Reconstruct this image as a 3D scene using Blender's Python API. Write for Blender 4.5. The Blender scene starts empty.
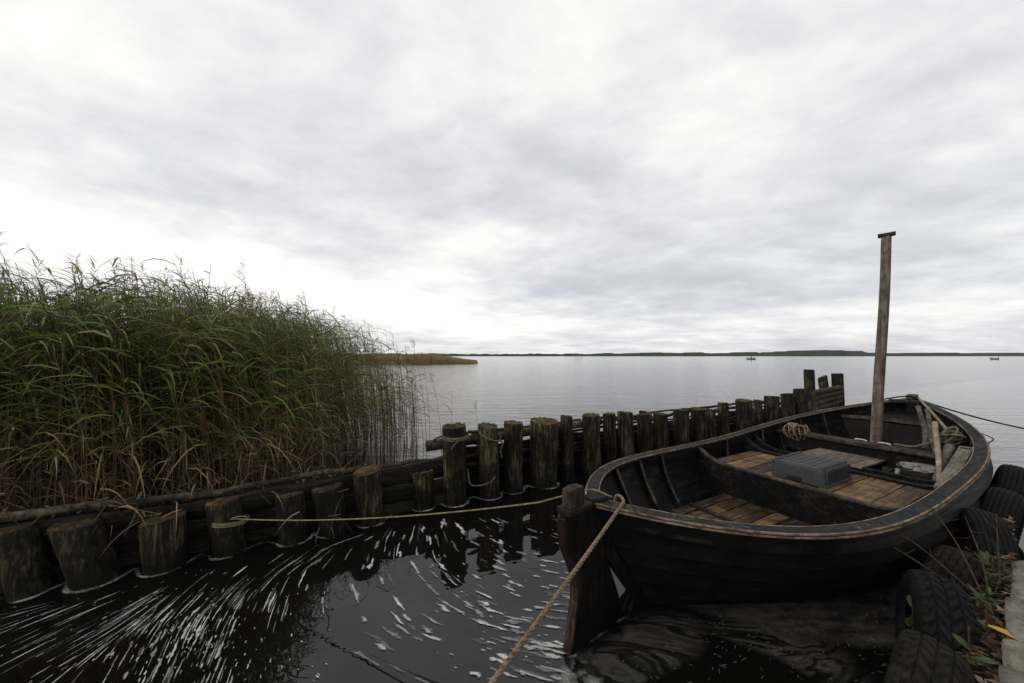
import bpy, bmesh, math, random
import numpy as np
from mathutils import Vector, Matrix
from math import sin, cos, pi, radians, sqrt, atan2

R = random.Random(7)
SC = bpy.context.scene
COL = SC.collection

# ------------------------------------------------------------------ camera
EYE = 1.6
FOCAL = 341.2                                   # 12 mm ultra-wide on a 36 mm sensor
PITCH = math.atan(14.5 / FOCAL)
cam_data = bpy.data.cameras.new("camera")
cam = bpy.data.objects.new("camera", cam_data)
COL.objects.link(cam)
cam.location = (0, 0, EYE)
cam.rotation_euler = (pi / 2 + PITCH, 0, 0)
cam_data.sensor_width = 36
cam_data.lens = FOCAL * 36 / 1024
cam_data.clip_start = 0.05
cam_data.clip_end = 20000
SC.camera = cam

# ------------------------------------------------------------------ sky, sun, exposure
SUN_EL, SUN_AZ = radians(40), radians(-112)      # azimuth from +Y towards +X
SC.view_settings.view_transform = 'Standard'
SC.view_settings.look = 'None'
SC.view_settings.exposure = 0
SC.view_settings.gamma = 1
SC.view_settings.use_curve_mapping = False


class NT:
    """small node-tree writer"""
    def __init__(self, tree):
        self.t = tree

    def n(self, kind, ins=None, **props):
        nd = self.t.nodes.new(kind)
        for k, v in props.items():
            setattr(nd, k, v)
        for k, v in (ins or {}).items():
            self.set(nd, k, v)
        return nd

    def set(self, nd, k, v):
        s = nd.inputs[k]
        if hasattr(v, 'is_output'):
            self.t.links.new(v, s)
        elif isinstance(v, bpy.types.Node):
            self.t.links.new(v.outputs[0], s)
        else:
            s.default_value = v

    def math(self, op, a, b=0.0, c=0.0, clamp=False):
        nd = self.t.nodes.new('ShaderNodeMath')
        nd.operation = op
        nd.use_clamp = clamp
        for i, v in enumerate((a, b, c)):
            self.set(nd, i, v)
        return nd.outputs[0]

    def noise(self, vec, scale, detail=4, rough=.55, dist=0.0):
        nd = self.n('ShaderNodeTexNoise', {'Vector': vec, 'Scale': scale, 'Detail': detail,
                                           'Roughness': rough, 'Distortion': dist})
        return nd.outputs[0]

    def ramp(self, fac, stops, interp='LINEAR'):
        nd = self.t.nodes.new('ShaderNodeValToRGB')
        el = nd.color_ramp.elements
        nd.color_ramp.interpolation = interp
        while len(el) < len(stops):
            el.new(0.5)
        for e, (p, c) in zip(el, stops):
            e.position = p
            if not hasattr(c, '__len__'):
                c = (c, c, c)
            e.color = (*c[:3], 1)
        self.set(nd, 0, fac)
        return nd.outputs[0]

    def mix(self, fac, a, b, mode='MIX'):
        nd = self.t.nodes.new('ShaderNodeMix')
        nd.data_type = 'RGBA'
        nd.blend_type = mode
        nd.clamp_factor = True
        col = lambda v: (*v, 1) if isinstance(v, tuple) and len(v) == 3 else v
        self.set(nd, 0, fac)
        self.set(nd, 6, col(a))
        self.set(nd, 7, col(b))
        return nd.outputs[2]

    def mapping(self, vec, scale=(1, 1, 1), rot=(0, 0, 0), loc=(0, 0, 0)):
        return self.n('ShaderNodeMapping', {'Vector': vec, 'Scale': scale, 'Rotation': rot, 'Location': loc}).outputs[0]


world = bpy.data.worlds.new("World")
SC.world = world
world.use_nodes = True
wt = world.node_tree
wt.nodes.clear()
W = NT(wt)
sky = W.n('ShaderNodeTexSky', sky_type='NISHITA', sun_disc=False, sun_elevation=SUN_EL, sun_rotation=SUN_AZ,
          air_density=1.0, dust_density=2.0, ozone_density=1.0)
geo = W.n('ShaderNodeTexCoord').outputs['Generated']
sep = W.n('ShaderNodeSeparateXYZ', {0: geo})
zc = W.math('MAXIMUM', sep.outputs[2], 0.0)
den = W.math('ADD', zc, 0.16)
px = W.math('DIVIDE', sep.outputs[0], den)
py = W.math('DIVIDE', sep.outputs[1], den)
pv = W.n('ShaderNodeCombineXYZ', {0: px, 1: py, 2: 0.0}).outputs[0]
# slow banks, drawn-out billows and fine wisps of the cloud deck
n1 = W.noise(W.mapping(pv, (0.60, 0.80, 1), (0, 0, radians(32)), (3.1, 1.7, 0)), 0.95, 4, 0.52, 0.3)
n2 = W.noise(W.mapping(pv, (0.9, 1.25, 1), (0, 0, radians(48)), (8.3, 0.4, 2)), 1.9, 9, 0.56, 0.25)
n3 = W.noise(W.mapping(pv, (1.0, 1.3, 1), (0, 0, radians(30)), (2.2, 6.4, 3)), 4.6, 9, 0.60, 0.2)
c0 = lambda n, k: W.math('MULTIPLY', W.math('SUBTRACT', n, 0.5), k)
cl = W.math('ADD', W.math('ADD', c0(n1, 0.68), c0(n2, 0.44)), W.math('ADD', c0(n3, 0.24), 0.598))
# brighter quarter of the sky, where the hidden sun stands behind thinner cloud
sd = (cos(SUN_EL) * sin(SUN_AZ) , cos(SUN_EL) * cos(SUN_AZ), sin(SUN_EL))
dot = W.n('ShaderNodeVectorMath', {0: geo, 1: (sin(radians(-30)) * .9, cos(radians(-30)) * .9, .42)}, operation='DOT_PRODUCT').outputs['Value']
glow = W.n('ShaderNodeMapRange', {0: dot, 1: -0.5, 2: 1.0, 3: -0.035, 4: 0.045}, interpolation_type='SMOOTHSTEP').outputs[0]
# open bright gap low over the horizon, strongest to the left
lowd = W.math('SUBTRACT', W.math('ADD', sep.outputs[2], W.math('MULTIPLY', sep.outputs[0], 0.16)), 0.075)
gap = W.math('EXPONENT', W.math('MULTIPLY', W.math('MULTIPLY', lowd, lowd), -420.0))
side = W.n('ShaderNodeMapRange', {0: sep.outputs[0], 1: 0.25, 2: -0.35, 3: 0.0, 4: 0.36}).outputs[0]
ahead = W.n('ShaderNodeMapRange', {0: sep.outputs[1], 1: -0.1, 2: 0.4, 3: 0.0, 4: 1.0}).outputs[0]
gap = W.math('MULTIPLY', W.math('MULTIPLY', gap, side), ahead)
val = W.math('ADD', W.math('ADD', cl, glow), gap)
ccol = W.ramp(val, [(0.34, (5.6, 5.6, 6.1)), (0.48, (6.55, 6.55, 7.05)), (0.57, (7.55, 7.55, 7.9)),
                    (0.66, (8.8, 8.8, 8.85)), (0.80, (10.9, 10.75, 10.4))])
skycol = W.mix(0.965, sky.outputs[0], ccol)
bg = W.n('ShaderNodeBackground', {'Color': skycol, 'Strength': 0.1})
wout = W.n('ShaderNodeOutputWorld', {'Surface': bg.outputs[0]})

sun_data = bpy.data.lights.new("sun", 'SUN')
sun_data.energy = 1.5
sun_data.angle = radians(35)
sun_data.color = (1.0, 0.96, 0.9)
sun = bpy.data.objects.new("sun", sun_data)
COL.objects.link(sun)
sun.rotation_euler = Vector((-sin(SUN_AZ) * cos(SUN_EL), -cos(SUN_AZ) * cos(SUN_EL), -sin(SUN_EL))).to_track_quat('-Z', 'Y').to_euler()


# ------------------------------------------------------------------ measuring helpers (true world positions)
def at(px, py, z=0.0):
    """world point at height z that the photograph shows at this pixel"""
    u = (px - 512) / FOCAL
    v = (341.5 - py) / FOCAL
    d = Vector((u, cos(PITCH) - v * sin(PITCH), sin(PITCH) + v * cos(PITCH)))
    return Vector((0, 0, EYE)) + d * ((z - EYE) / d.z)


def on_depth(px, py, y):
    u = (px - 512) / FOCAL
    v = (341.5 - py) / FOCAL
    d = Vector((u, cos(PITCH) - v * sin(PITCH), sin(PITCH) + v * cos(PITCH)))
    return Vector((0, 0, EYE)) + d * (y / d.y)


# ------------------------------------------------------------------ mesh helpers
class MB:
    def __init__(self):
        self.v, self.f, self.m, self.smooth = [], [], [], []

    def add(self, verts, faces, mat=0, smooth=False):
        o = len(self.v)
        self.v.extend(tuple(p) for p in verts)
        for f in faces:
            self.f.append(tuple(i + o for i in f))
            self.m.append(mat)
            self.smooth.append(smooth)

    def box(self, c, half, rot=None, mat=0, taper=1.0):
        """box about c with half sizes; rot is a 3x3 Matrix of axes; taper scales the top"""
        vs = []
        for z in (-1, 1):
            k = taper if z > 0 else 1
            for x, y in ((-1, -1), (1, -1), (1, 1), (-1, 1)):
                p = Vector((x * half[0] * k, y * half[1] * k, z * half[2]))
                if rot is not None:
                    p = rot @ p
                vs.append(Vector(c) + p)
        self.add(vs, [(3, 2, 1, 0), (4, 5, 6, 7), (0, 1, 5, 4), (1, 2, 6, 5), (2, 3, 7, 6), (3, 0, 4, 7)], mat)

    def tube(self, pts, r, n=8, mat=0, smooth=True, cap=True, squash=None, phase=0.0, up=None):
        pts = [Vector(p) for p in pts]
        k = len(pts)
        rr = r if hasattr(r, '__len__') else [r] * k
        up0 = Vector(up) if up else Vector((0, 0, 1))
        vs = []
        nrm = None
        for i, p in enumerate(pts):
            t = (pts[min(i + 1, k - 1)] - pts[max(i - 1, 0)])
            if t.length < 1e-9:
                t = Vector((0, 0, 1))
            t.normalize()
            if nrm is None:
                a = up0 if abs(t.dot(up0)) < .95 else Vector((1, 0, 0))
                nrm = (a - t * a.dot(t)).normalized()
            else:
                nrm = (nrm - t * nrm.dot(t))
                nrm = nrm.normalized() if nrm.length > 1e-6 else Vector((1, 0, 0))
            if up and abs(t.dot(up0)) < .95:
                nrm = (up0 - t * up0.dot(t)).normalized()
            b = t.cross(nrm)
            for j in range(n):
                a = 2 * pi * j / n + phase
                sx, sy = (squash if squash else (1, 1))
                vs.append(p + (nrm * cos(a) * sx + b * sin(a) * sy) * rr[i])
        fs = []
        for i in range(k - 1):
            for j in range(n):
                j2 = (j + 1) % n
                fs.append((i * n + j, i * n + j2, (i + 1) * n + j2, (i + 1) * n + j))
        self.add(vs, fs, mat, smooth)
        if cap:
            o = len(self.v) - len(vs)
            self.f.append(tuple(o + j for j in reversed(range(n))))
            self.f.append(tuple(o + (k - 1) * n + j for j in range(n)))
            self.m += [mat, mat]
            self.smooth += [False, False]

    def strip(self, pts, half, wdir, hdir=None, mat=0):
        """rectangular bar along pts: half=(w,h), wdir(i,tangent)->Vector"""
        pts = [Vector(p) for p in pts]
        vs = []
        k = len(pts)
        for i, p in enumerate(pts):
            t = (pts[min(i + 1, k - 1)] - pts[max(i - 1, 0)]).normalized()
            w = wdir(i, t)
            h = t.cross(w).normalized() if hdir is None else hdir
            for a, b in ((-1, -1), (1, -1), (1, 1), (-1, 1)):
                vs.append(p + w * half[0] * a + h * half[1] * b)
        fs = []
        for i in range(k - 1):
            for j in range(4):
                j2 = (j + 1) % 4
                fs.append((i * 4 + j, i * 4 + j2, (i + 1) * 4 + j2, (i + 1) * 4 + j))
        fs.append((3, 2, 1, 0))
        fs.append(tuple((k - 1) * 4 + j for j in range(4)))
        self.add(vs, fs, mat)

    def build(self, name, mats, parent=None, fix=True, bevel=0.0):
        me = bpy.data.meshes.new(name)
        me.from_pydata(self.v, [], self.f)
        if not isinstance(mats, (list, tuple)):
            mats = [mats]
        for m in mats:
            me.materials.append(m)
        me.polygons.foreach_set('material_index', self.m)
        me.polygons.foreach_set('use_smooth', self.smooth)
        me.update()
        if fix:
            bm = bmesh.new()
            bm.from_mesh(me)
            bmesh.ops.recalc_face_normals(bm, faces=bm.faces)
            bm.to_mesh(me)
            bm.free()
        o = bpy.data.objects.new(name, me)
        COL.objects.link(o)
        if parent is not None:
            o.parent = parent
        if bevel:
            b = o.modifiers.new('bevel', 'BEVEL')
            b.width = bevel
            b.segments = 2
            b.limit_method = 'ANGLE'
        return o


def tag(o, label, cat, group=None):
    o['label'] = label
    o['category'] = cat
    if group:
        o['group'] = group
    return o


def kind(o, k):
    o['kind'] = k
    return o


def empty(name, loc=(0, 0, 0), rz=0.0):
    o = bpy.data.objects.new(name, None)
    COL.objects.link(o)
    o.location = loc
    o.rotation_euler = (0, 0, rz)
    o.empty_display_size = 0.1
    return o


def spline(pts, n=8):
    """Catmull-Rom through pts"""
    P = [Vector(p) for p in pts]
    P = [P[0] * 2 - P[1]] + P + [P[-1] * 2 - P[-2]]
    out = []
    for i in range(1, len(P) - 2):
        for j in range(n):
            t = j / n
            a, b, c, d = P[i - 1], P[i], P[i + 1], P[i + 2]
            out.append(0.5 * ((2 * b) + (c - a) * t + (2 * a - 5 * b + 4 * c - d) * t * t + (3 * b - a - 3 * c + d) * t ** 3))
    out.append(P[-2])
    return out


# ------------------------------------------------------------------ materials
def new_mat(name):
    m = bpy.data.materials.new(name)
    m.use_nodes = True
    t = m.node_tree
    t.nodes.clear()
    N = NT(t)
    out = N.n('ShaderNodeOutputMaterial')
    return m, N, out


def principled(N, out, color, rough, bump=None, bdist=.01, bstr=.6, spec=.5, **kw):
    ins = {'Base Color': color if not (isinstance(color, tuple) and len(color) == 3) else (*color, 1), 'Roughness': rough, 'Specular IOR Level': spec}
    ins.update(kw)
    if bump is not None:
        b = N.n('ShaderNodeBump', {'Height': bump, 'Strength': bstr, 'Distance': bdist})
        ins['Normal'] = b.outputs[0]
    p = N.n('ShaderNodeBsdfPrincipled', ins)
    N.set(out, 'Surface', p.outputs[0])
    return p


def mat_wood(name, dark, mid, light, grain=(1, 22, 22), scale=3.0, rough=.75, bstr=.5, patch=.5, moss=None, moss_amt=.0, spec=.16, stain=.7, tide=False):
    """weathered wood; grain runs along the axis with the small scale"""
    m, N, out = new_mat(name)
    oi = N.n('ShaderNodeObjectInfo').outputs['Random']
    co = N.n('ShaderNodeTexCoord').outputs['Object']
    off = N.n('ShaderNodeVectorMath', {0: co, 1: N.n('ShaderNodeCombineXYZ', {0: N.math('MULTIPLY', oi, 37.0), 1: N.math('MULTIPLY', oi, 91.0), 2: N.math('MULTIPLY', oi, 53.0)}).outputs[0]}, operation='ADD').outputs[0]
    g = N.noise(N.mapping(off, grain), scale, 6, .65, .6)
    p = N.noise(off, 2.3, 5, .6, .3)
    f = N.math('ADD', N.math('MULTIPLY', g, .6), N.math('MULTIPLY', p, .4))
    c = N.ramp(f, [(.38, dark), (.45 + .08 * patch, mid), (.67, light)])
    if tide:
        hz_ = N.n('ShaderNodeSeparateXYZ', {0: co}).outputs[2]
        tm = N.math('ADD', hz_, N.math('MULTIPLY', N.math('SUBTRACT', N.noise(off, 6.0, 5, .7), .5), .30))
        c = N.mix(N.ramp(tm, [(.05, .8), (.20, 0.0)]), c, dark)
    fine = N.noise(off, 60, 3, .7)
    c = N.mix(N.math('MULTIPLY', fine, .35), c, dark)
    st = N.noise(off, 7.0, 6, .7, .6)
    c = N.mix(N.ramp(st, [(.44, 0.0), (.62, stain)]), c, dark)
    if moss:
        mn = N.noise(N.mapping(off, (1, 1, .35)), 7.0, 9, .78)
        mf = N.ramp(mn, [(.60 - moss_amt * .3, 0.0), (.74 - moss_amt * .3, 1.0)])
        c = N.mix(N.math('MULTIPLY', mf, .8), c, moss)
    h = N.math('ADD', g, N.math('MULTIPLY', fine, .35))
    principled(N, out, c, N.ramp(p, [(.3, rough - .15), (.7, min(1, rough + .12))]), h, .012, bstr, spec)
    return m


def mat_plain(name, c1, c2, scale=20, rough=.8, bump=.3, bd=.006, spec=.18, detail=5):
    m, N, out = new_mat(name)
    co = N.n('ShaderNodeTexCoord').outputs['Object']
    n = N.noise(co, scale, detail, .62, .2)
    c = N.ramp(n, [(.33, c1), (.68, c2)])
    principled(N, out, c, rough, N.noise(co, scale * 2.2, 4, .6), bd, bump, spec)
    return m


M = {}
M['pile'] = mat_wood('pile_wood', (.004, .004, .003), (.022, .020, .011), (.24, .20, .105), (9, 9, .9), 3.6, .85, 1.0, .7, (.10, .095, .022), .16, stain=.75, tide=True)
M['pile_dark'] = mat_wood('pile_wood_dark', (.004, .004, .003), (.016, .0145, .009), (.18, .15, .085), (9, 9, .9), 3.6, .85, 1.0, .75, (.08, .078, .02), .12, stain=.75, tide=True)
M['pile_top'] = mat_wood('pile_end_grain', (.014, .010, .006), (.060, .042, .020), (.24, .18, .08), (5, 5, 5), 3.4, .9, .9, .6, (.15, .14, .03), .12)
M['board'] = mat_wood('wet_board', (.004, .004, .003), (.013, .012, .009), (.075, .066, .046), (.7, .7, 14), 2.6, .8, .8, .5, (.035, .042, .014), .1)
M['log'] = mat_wood('bark_log', (.012, .010, .007), (.060, .050, .032), (.24, .21, .14), (8, 8, 8), 2.6, .9, 1, .6, (.07, .07, .022), .12)
M['rod'] = mat_wood('rod_bark', (.012, .010, .007), (.045, .037, .026), (.13, .11, .08), (6, 6, 6), 3, .9, .8, .4)
M['tar'] = mat_wood('tarred_plank', (.0040, .0037, .0034), (.0085, .0079, .0071), (.026, .0225, .019), (.4, 7, 10), 3.0, .52, .28, .8, spec=.3, stain=.45)
M['tar_in'] = mat_wood('tarred_inner', (.002, .002, .002), (.0050, .0047, .0043), (.040, .034, .029), (.6, 8, 9), 2.6, .8, .6, .65, spec=.12)
M['rail'] = mat_wood('rail_top', (.004, .004, .004), (.015, .0142, .0135), (.11, .10, .088), (2, 2, 2), 14, .75, .9, .75, spec=.14)
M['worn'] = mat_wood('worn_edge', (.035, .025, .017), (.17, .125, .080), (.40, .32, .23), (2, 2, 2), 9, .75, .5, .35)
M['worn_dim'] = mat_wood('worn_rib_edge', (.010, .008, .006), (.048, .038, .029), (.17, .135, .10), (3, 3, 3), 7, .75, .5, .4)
M['deck'] = mat_wood('deck_brown', (.012, .008, .005), (.095, .056, .025), (.28, .175, .085), (1, 16, 16), 2.6, .7, .5, .4)
M['deck_orange'] = mat_wood('deck_orange', (.018, .011, .006), (.14, .083, .034), (.33, .225, .12), (1, 16, 16), 2.6, .7, .5, .35)
M['deck_dark'] = mat_wood('deck_dark', (.006, .005, .0045), (.024, .018, .014), (.13, .105, .078), (1, 16, 16), 2.6, .72, .5, .5)
M['floor'] = mat_wood('floor_board', (.006, .0045, .0035), (.038, .022, .011), (.19, .115, .056), (1, 14, 14), 2.6, .75, .5, .5)
M['grey_wood'] = mat_wood('grey_board', (.045, .037, .028), (.14, .12, .092), (.29, .26, .21), (1, 16, 16), 2.6, .8, .5, .4)
M['mast'] = mat_wood('mast_wood', (.03, .020, .013), (.15, .118, .086), (.34, .295, .235), (15, 15, .5), 2.8, .8, .6, .42)
M['stick_pale'] = mat_wood('stick_pale', (.12, .09, .06), (.27, .20, .14), (.42, .34, .26), (12, 12, .8), 3, .75, .3, .4)
M['stick_grey'] = mat_wood('stick_grey', (.02, .018, .015), (.065, .058, .048), (.22, .20, .17), (7, 7, 5), 3, .85, .7, .45)
M['rudder'] = mat_wood('rudder_wood', (.0025, .0025, .0022), (.0060, .0053, .0046), (.026, .020, .015), (8, 8, 1), 3, .65, .6, .55)
M['rudder_worn'] = mat_wood('rudder_head_wood', (.007, .005, .004), (.024, .016, .011), (.11, .072, .046), (9, 9, 1), 3.2, .75, .7, .45)
M['rope'] = mat_plain('rope_tan', (.075, .054, .034), (.24, .18, .12), 60, .9, .6, .004)
M['rope_yellow'] = mat_plain('rope_yellow', (.10, .085, .048), (.29, .25, .15), 45, .9, .6, .004)
M['rope_dark'] = mat_plain('rope_dark', (.004, .004, .004), (.014, .012, .010), 50, .85, .6, .004)
M['rope_old'] = mat_plain('rope_old', (.05, .045, .030), (.15, .135, .095), 50, .9, .6, .004)
M['crate'] = mat_plain('crate_plastic', (.005, .005, .0055), (.046, .045, .046), 110, .6, .6, .004, .45, 5)
M['metal'] = mat_plain('galvanised_iron', (.15, .15, .15), (.45, .45, .45), 25, .45, .3, .003, .6)
M['tin'] = mat_plain('dull_tin', (.03, .028, .026), (.20, .19, .17), 18, .5, .4, .005, .5)
M['tub'] = mat_plain('tub_black', (.008, .008, .008), (.025, .024, .023), 18, .6, .4, .005)
M['canvas'] = mat_plain('canvas', (.04, .036, .031), (.13, .118, .10), 22, .95, .6, .008)
M['rubber'] = mat_plain('tyre_rubber', (.002, .002, .002), (.0085, .0085, .0082), 26, .8, .4, .004, .14)
M['rubber_dusty'] = mat_plain('tyre_rubber_dusty', (.003, .003, .0028), (.020, .0185, .0155), 14, .88, .4, .004, .12)
M['litter'] = mat_plain('leaf_litter_leaf', (.022, .014, .009), (.085, .046, .025), 9, .85, .3, .004)
M['litter_pale'] = mat_plain('leaf_litter_pale', (.09, .07, .045), (.21, .165, .11), 9, .85, .3, .004)
M['twig'] = mat_plain('twig', (.02, .013, .008), (.075, .05, .03), 30, .85, .3, .003)
M['mud'] = mat_plain('mud', (.006, .005, .004), (.026, .021, .014), 5, .8, .9, .03)
M['spit'] = mat_plain('far_reed_stem', (.17, .11, .050), (.29, .20, .10), .6, .9, .2, .01)
M['spit_top'] = mat_plain('far_reed_top', (.17, .14, .060), (.27, .22, .10), .6, .9, .2, .01)
M['farwood'] = mat_plain('far_woodland', (.014, .020, .010), (.036, .044, .022), .02, 1, 0, .01, .0)
M['far_boat'] = mat_plain('far_boat_hazed_grey', (.12, .12, .12), (.22, .22, .21), 2, .7, .1, .01)  # distance haze is put into these lightened greys
M['cloth'] = mat_plain('dark_jacket', (.015, .017, .02), (.04, .04, .045), 8, .9, .2, .01)
M['skin'] = mat_plain('skin', (.3, .2, .15), (.38, .26, .2), 8, .6, .1, .01)


def mat_leaf(name, c1, c2, trans=.42):
    m, N, out = new_mat(name)
    g = N.n('ShaderNodeNewGeometry')
    n = N.noise(g.outputs['Position'], 2.2, 4, .6)
    r = N.math('ADD', N.math('MULTIPLY', g.outputs['Random Per Island'], .65), N.math('MULTIPLY', n, .5))
    c = N.ramp(r, [(.2, c1), (.85, c2)])
    d = N.n('ShaderNodeBsdfPrincipled', {'Base Color': c, 'Roughness': .6, 'Specular IOR Level': .3})
    t = N.n('ShaderNodeBsdfTranslucent', {'Color': c})
    mx = N.n('ShaderNodeMixShader', {0: trans, 1: d.outputs[0], 2: t.outputs[0]})
    N.set(out, 'Surface', mx.outputs[0])
    return m


M['reed_green'] = mat_leaf('reed_leaf_green', (.034, .064, .012), (.18, .26, .058))
M['reed_olive'] = mat_leaf('reed_leaf_olive', (.10, .10, .026), (.32, .28, .09))
M['reed_tan'] = mat_leaf('reed_leaf_dry', (.060, .036, .016), (.33, .225, .12), .25)
M['reed_stem'] = mat_leaf('reed_stem', (.028, .018, .009), (.135, .085, .042), .1)
M['reed_plume'] = mat_leaf('reed_plume', (.06, .045, .035), (.15, .115, .09), .2)
M['weed_green'] = mat_leaf('weed_green', (.022, .042, .012), (.06, .10, .03), .25)
M['weed_yellow'] = mat_leaf('weed_yellow', (.40, .24, .02), (.52, .34, .04), .25)

# stone
m, N, out = new_mat('quay_stone')
co = N.n('ShaderNodeTexCoord').outputs['Object']
a = N.noise(co, 9, 8, .65)
b = N.noise(co, 55, 4, .7)
c = N.ramp(a, [(.3, (.06, .052, .040)), (.5, (.15, .133, .105)), (.72, (.27, .245, .20))])
c = N.mix(N.ramp(b, [(.45, 0.0), (.75, .75)]), c, (.07, .06, .048))
c = N.mix(N.ramp(N.noise(co, 4.3, 6, .7), [(.58, 0.0), (.70, .5)]), c, (.12, .12, .05))
principled(N, out, c, .92, N.math('ADD', N.math('MULTIPLY', a, .7), N.math('MULTIPLY', b, .4)), .02, .8, .2)
M['stone'] = m

# sand-gravel of the quay
M['quay_ground'] = mat_plain('quay_ground', (.07, .06, .045), (.20, .17, .13), 30, .95, .7, .01)

# water
ROW0 = Vector((-3.186, 2.254, 0))
ROWD = Vector((sin(radians(63.2)), cos(radians(63.2)), 0))       # along the pile row
ROWN = Vector((-ROWD.y, ROWD.x, 0))                              # out to the lake
m, N, out = new_mat('lake_water')
g = N.n('ShaderNodeNewGeometry').outputs['Position']
dist = N.n('ShaderNodeVectorMath', {0: g, 1: tuple(ROWN)}, operation='DOT_PRODUCT').outputs['Value']
d0 = ROW0.dot(ROWN)
open_lake = N.n('ShaderNodeMapRange', {0: dist, 1: d0 + .3, 2: d0 + 3.0, 3: 0, 4: 1}).outputs[0]
# beyond the end of the row the lake comes in towards the quay
along = N.n('ShaderNodeVectorMath', {0: g, 1: tuple(ROWD)}, operation='DOT_PRODUCT').outputs['Value']
end = N.n('ShaderNodeMapRange', {0: along, 1: ROW0.dot(ROWD) + 6.0, 2: ROW0.dot(ROWD) + 11.0, 3: 0, 4: .8}).outputs[0]
open_lake = N.math('MAXIMUM', open_lake, end)
r1 = N.noise(N.mapping(g, (.9, 3.6, 1), (0, 0, radians(6))), .9, 4, .6, .4)
r2 = N.noise(N.mapping(g, (1.2, 5.0, 1), (0, 0, radians(-9))), 3.2, 3, .6, .3)
r3 = N.noise(N.mapping(g, (.10, .42, 1), (0, 0, radians(3))), 1.0, 3, .6, .2)
hl = N.math('ADD', N.math('ADD', N.math('MULTIPLY', r1, .034), N.math('MULTIPLY', r2, .0075)), N.math('MULTIPLY', r3, .034))
calm = N.math('MULTIPLY', N.noise(N.mapping(g, (1, 1, 1)), 2.2, 3, .55, .8), .0045)
h = N.math('ADD', N.math('MULTIPLY', hl, open_lake), calm)
bmp = N.n('ShaderNodeBump', {'Height': h, 'Strength': 1.0, 'Distance': 1.0})
rgh = N.math('ADD', N.math('MULTIPLY', open_lake, .07), .012)
p = N.n('ShaderNodeBsdfPrincipled', {'Base Color': (.0042, .0040, .0036, 1), 'Roughness': rgh, 'IOR': 1.45, 'Specular IOR Level': .5, 'Normal': bmp.outputs[0]})
N.set(out, 'Surface', p.outputs[0])
M['water'] = m

# foam: bright flecks, and a thin scum film that lets the water show through
m, N, out = new_mat('foam_white')
g = N.n('ShaderNodeNewGeometry')
edge = N.n('ShaderNodeAttribute', attribute_name='edge').outputs['Fac']
n = N.noise(g.outputs['Position'], 70, 5, .7)
rnd = g.outputs['Random Per Island']
c = N.ramp(N.math('ADD', N.math('MULTIPLY', n, .5), N.math('MULTIPLY', rnd, .5)), [(.2, (.11, .11, .107)), (.8, (.54, .54, .53))])
d = N.n('ShaderNodeBsdfPrincipled', {'Base Color': c, 'Roughness': .8, 'Specular IOR Level': .2})
tr = N.n('ShaderNodeBsdfTransparent')
br = N.noise(g.outputs['Position'], 22, 8, .8)
al = N.ramp(N.math('ADD', edge, N.math('MULTIPLY', N.math('SUBTRACT', br, .5), 2.4)), [(.30, 0.0), (.85, 1.0)])
al = N.math('MULTIPLY', al, N.math('ADD', N.math('MULTIPLY', rnd, .6), .4))
mx = N.n('ShaderNodeMixShader', {0: al, 1: tr.outputs[0], 2: d.outputs[0]})
N.set(out, 'Surface', mx.outputs[0])
M['foam'] = m


def mat_film(name, col, lo, hi, sc=(1, 1, 1), rot=0.0, scale=3.0, top=.85, swirl=1.2, bands=False):
    m, N, out = new_mat(name)
    g = N.n('ShaderNodeNewGeometry').outputs['Position']
    uv = N.n('ShaderNodeAttribute', attribute_name='edge').outputs['Fac']
    w = N.noise(N.mapping(g, sc, (0, 0, rot)), scale, 2 if bands else 6, .5, swirl)
    w2 = N.noise(g, 26, 4, .7, .5)
    k2 = .06 if bands else .25
    s = N.math('ADD', N.math('MULTIPLY', w, 1 - k2), N.math('MULTIPLY', w2, k2))
    if bands:
        k = hi - lo
        a = N.ramp(s, [(lo, 0.0), (lo + k * .18, top), (lo + k * .30, top * .25), (lo + k * .42, 0.0), (lo + k * .55, top * .9), (lo + k * .70, top * .35), (lo + k * .80, top), (hi, top * .1)])
    else:
        a = N.ramp(s, [(lo, 0.0), (hi, top)])
    a = N.math('MULTIPLY', a, uv)
    c = N.ramp(w2, [(.3, tuple(x * .6 for x in col)), (.7, tuple(x * 1.25 for x in col))])
    d = N.n('ShaderNodeBsdfPrincipled', {'Base Color': c, 'Roughness': .55, 'Specular IOR Level': .3})
    tr = N.n('ShaderNodeBsdfTransparent')
    mx = N.n('ShaderNodeMixShader', {0: a, 1: tr.outputs[0], 2: d.outputs[0]})
    N.set(out, 'Surface', mx.outputs[0])
    return m


# ================================================================== SETTING
def sheet(name, x0, x1, y0, y1, z, mat):
    b = MB()
    b.add([(x0, y0, z), (x1, y0, z), (x1, y1, z), (x0, y1, z)], [(0, 1, 2, 3)])
    return kind(b.build(name, mat), 'structure')


# lake water: one sheet out to beyond the far shore
sheet('water', -5000, 5000, -60, 3600, 0.0, M['water'])

# quay directions
QE = Vector((.829, .559, 0))          # along the quay edge
QW = Vector((-.559, .829, 0))         # towards the water


def Q(e, w, z=0.0):
    return QE * e + QW * (w + .068) + Vector((0, 0, z))


b = MB()
ng = 26
vs = []
for i in range(ng + 1):
    for j, (w, z) in enumerate(((-.30, .405), (-1.2, .42), (-4, .44), (-14, .46))):
        e = -8 + 38 * i / ng
        vs.append(Q(e, w - (.55 if e > 3.8 else 0), z + R.uniform(-.008, .008)))
b.add(vs, [(i * 4 + j, i * 4 + j + 1, (i + 1) * 4 + j + 1, (i + 1) * 4 + j) for i in range(ng) for j in range(3)])
kind(b.build('quay_ground', M['quay_ground']), 'structure')

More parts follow.
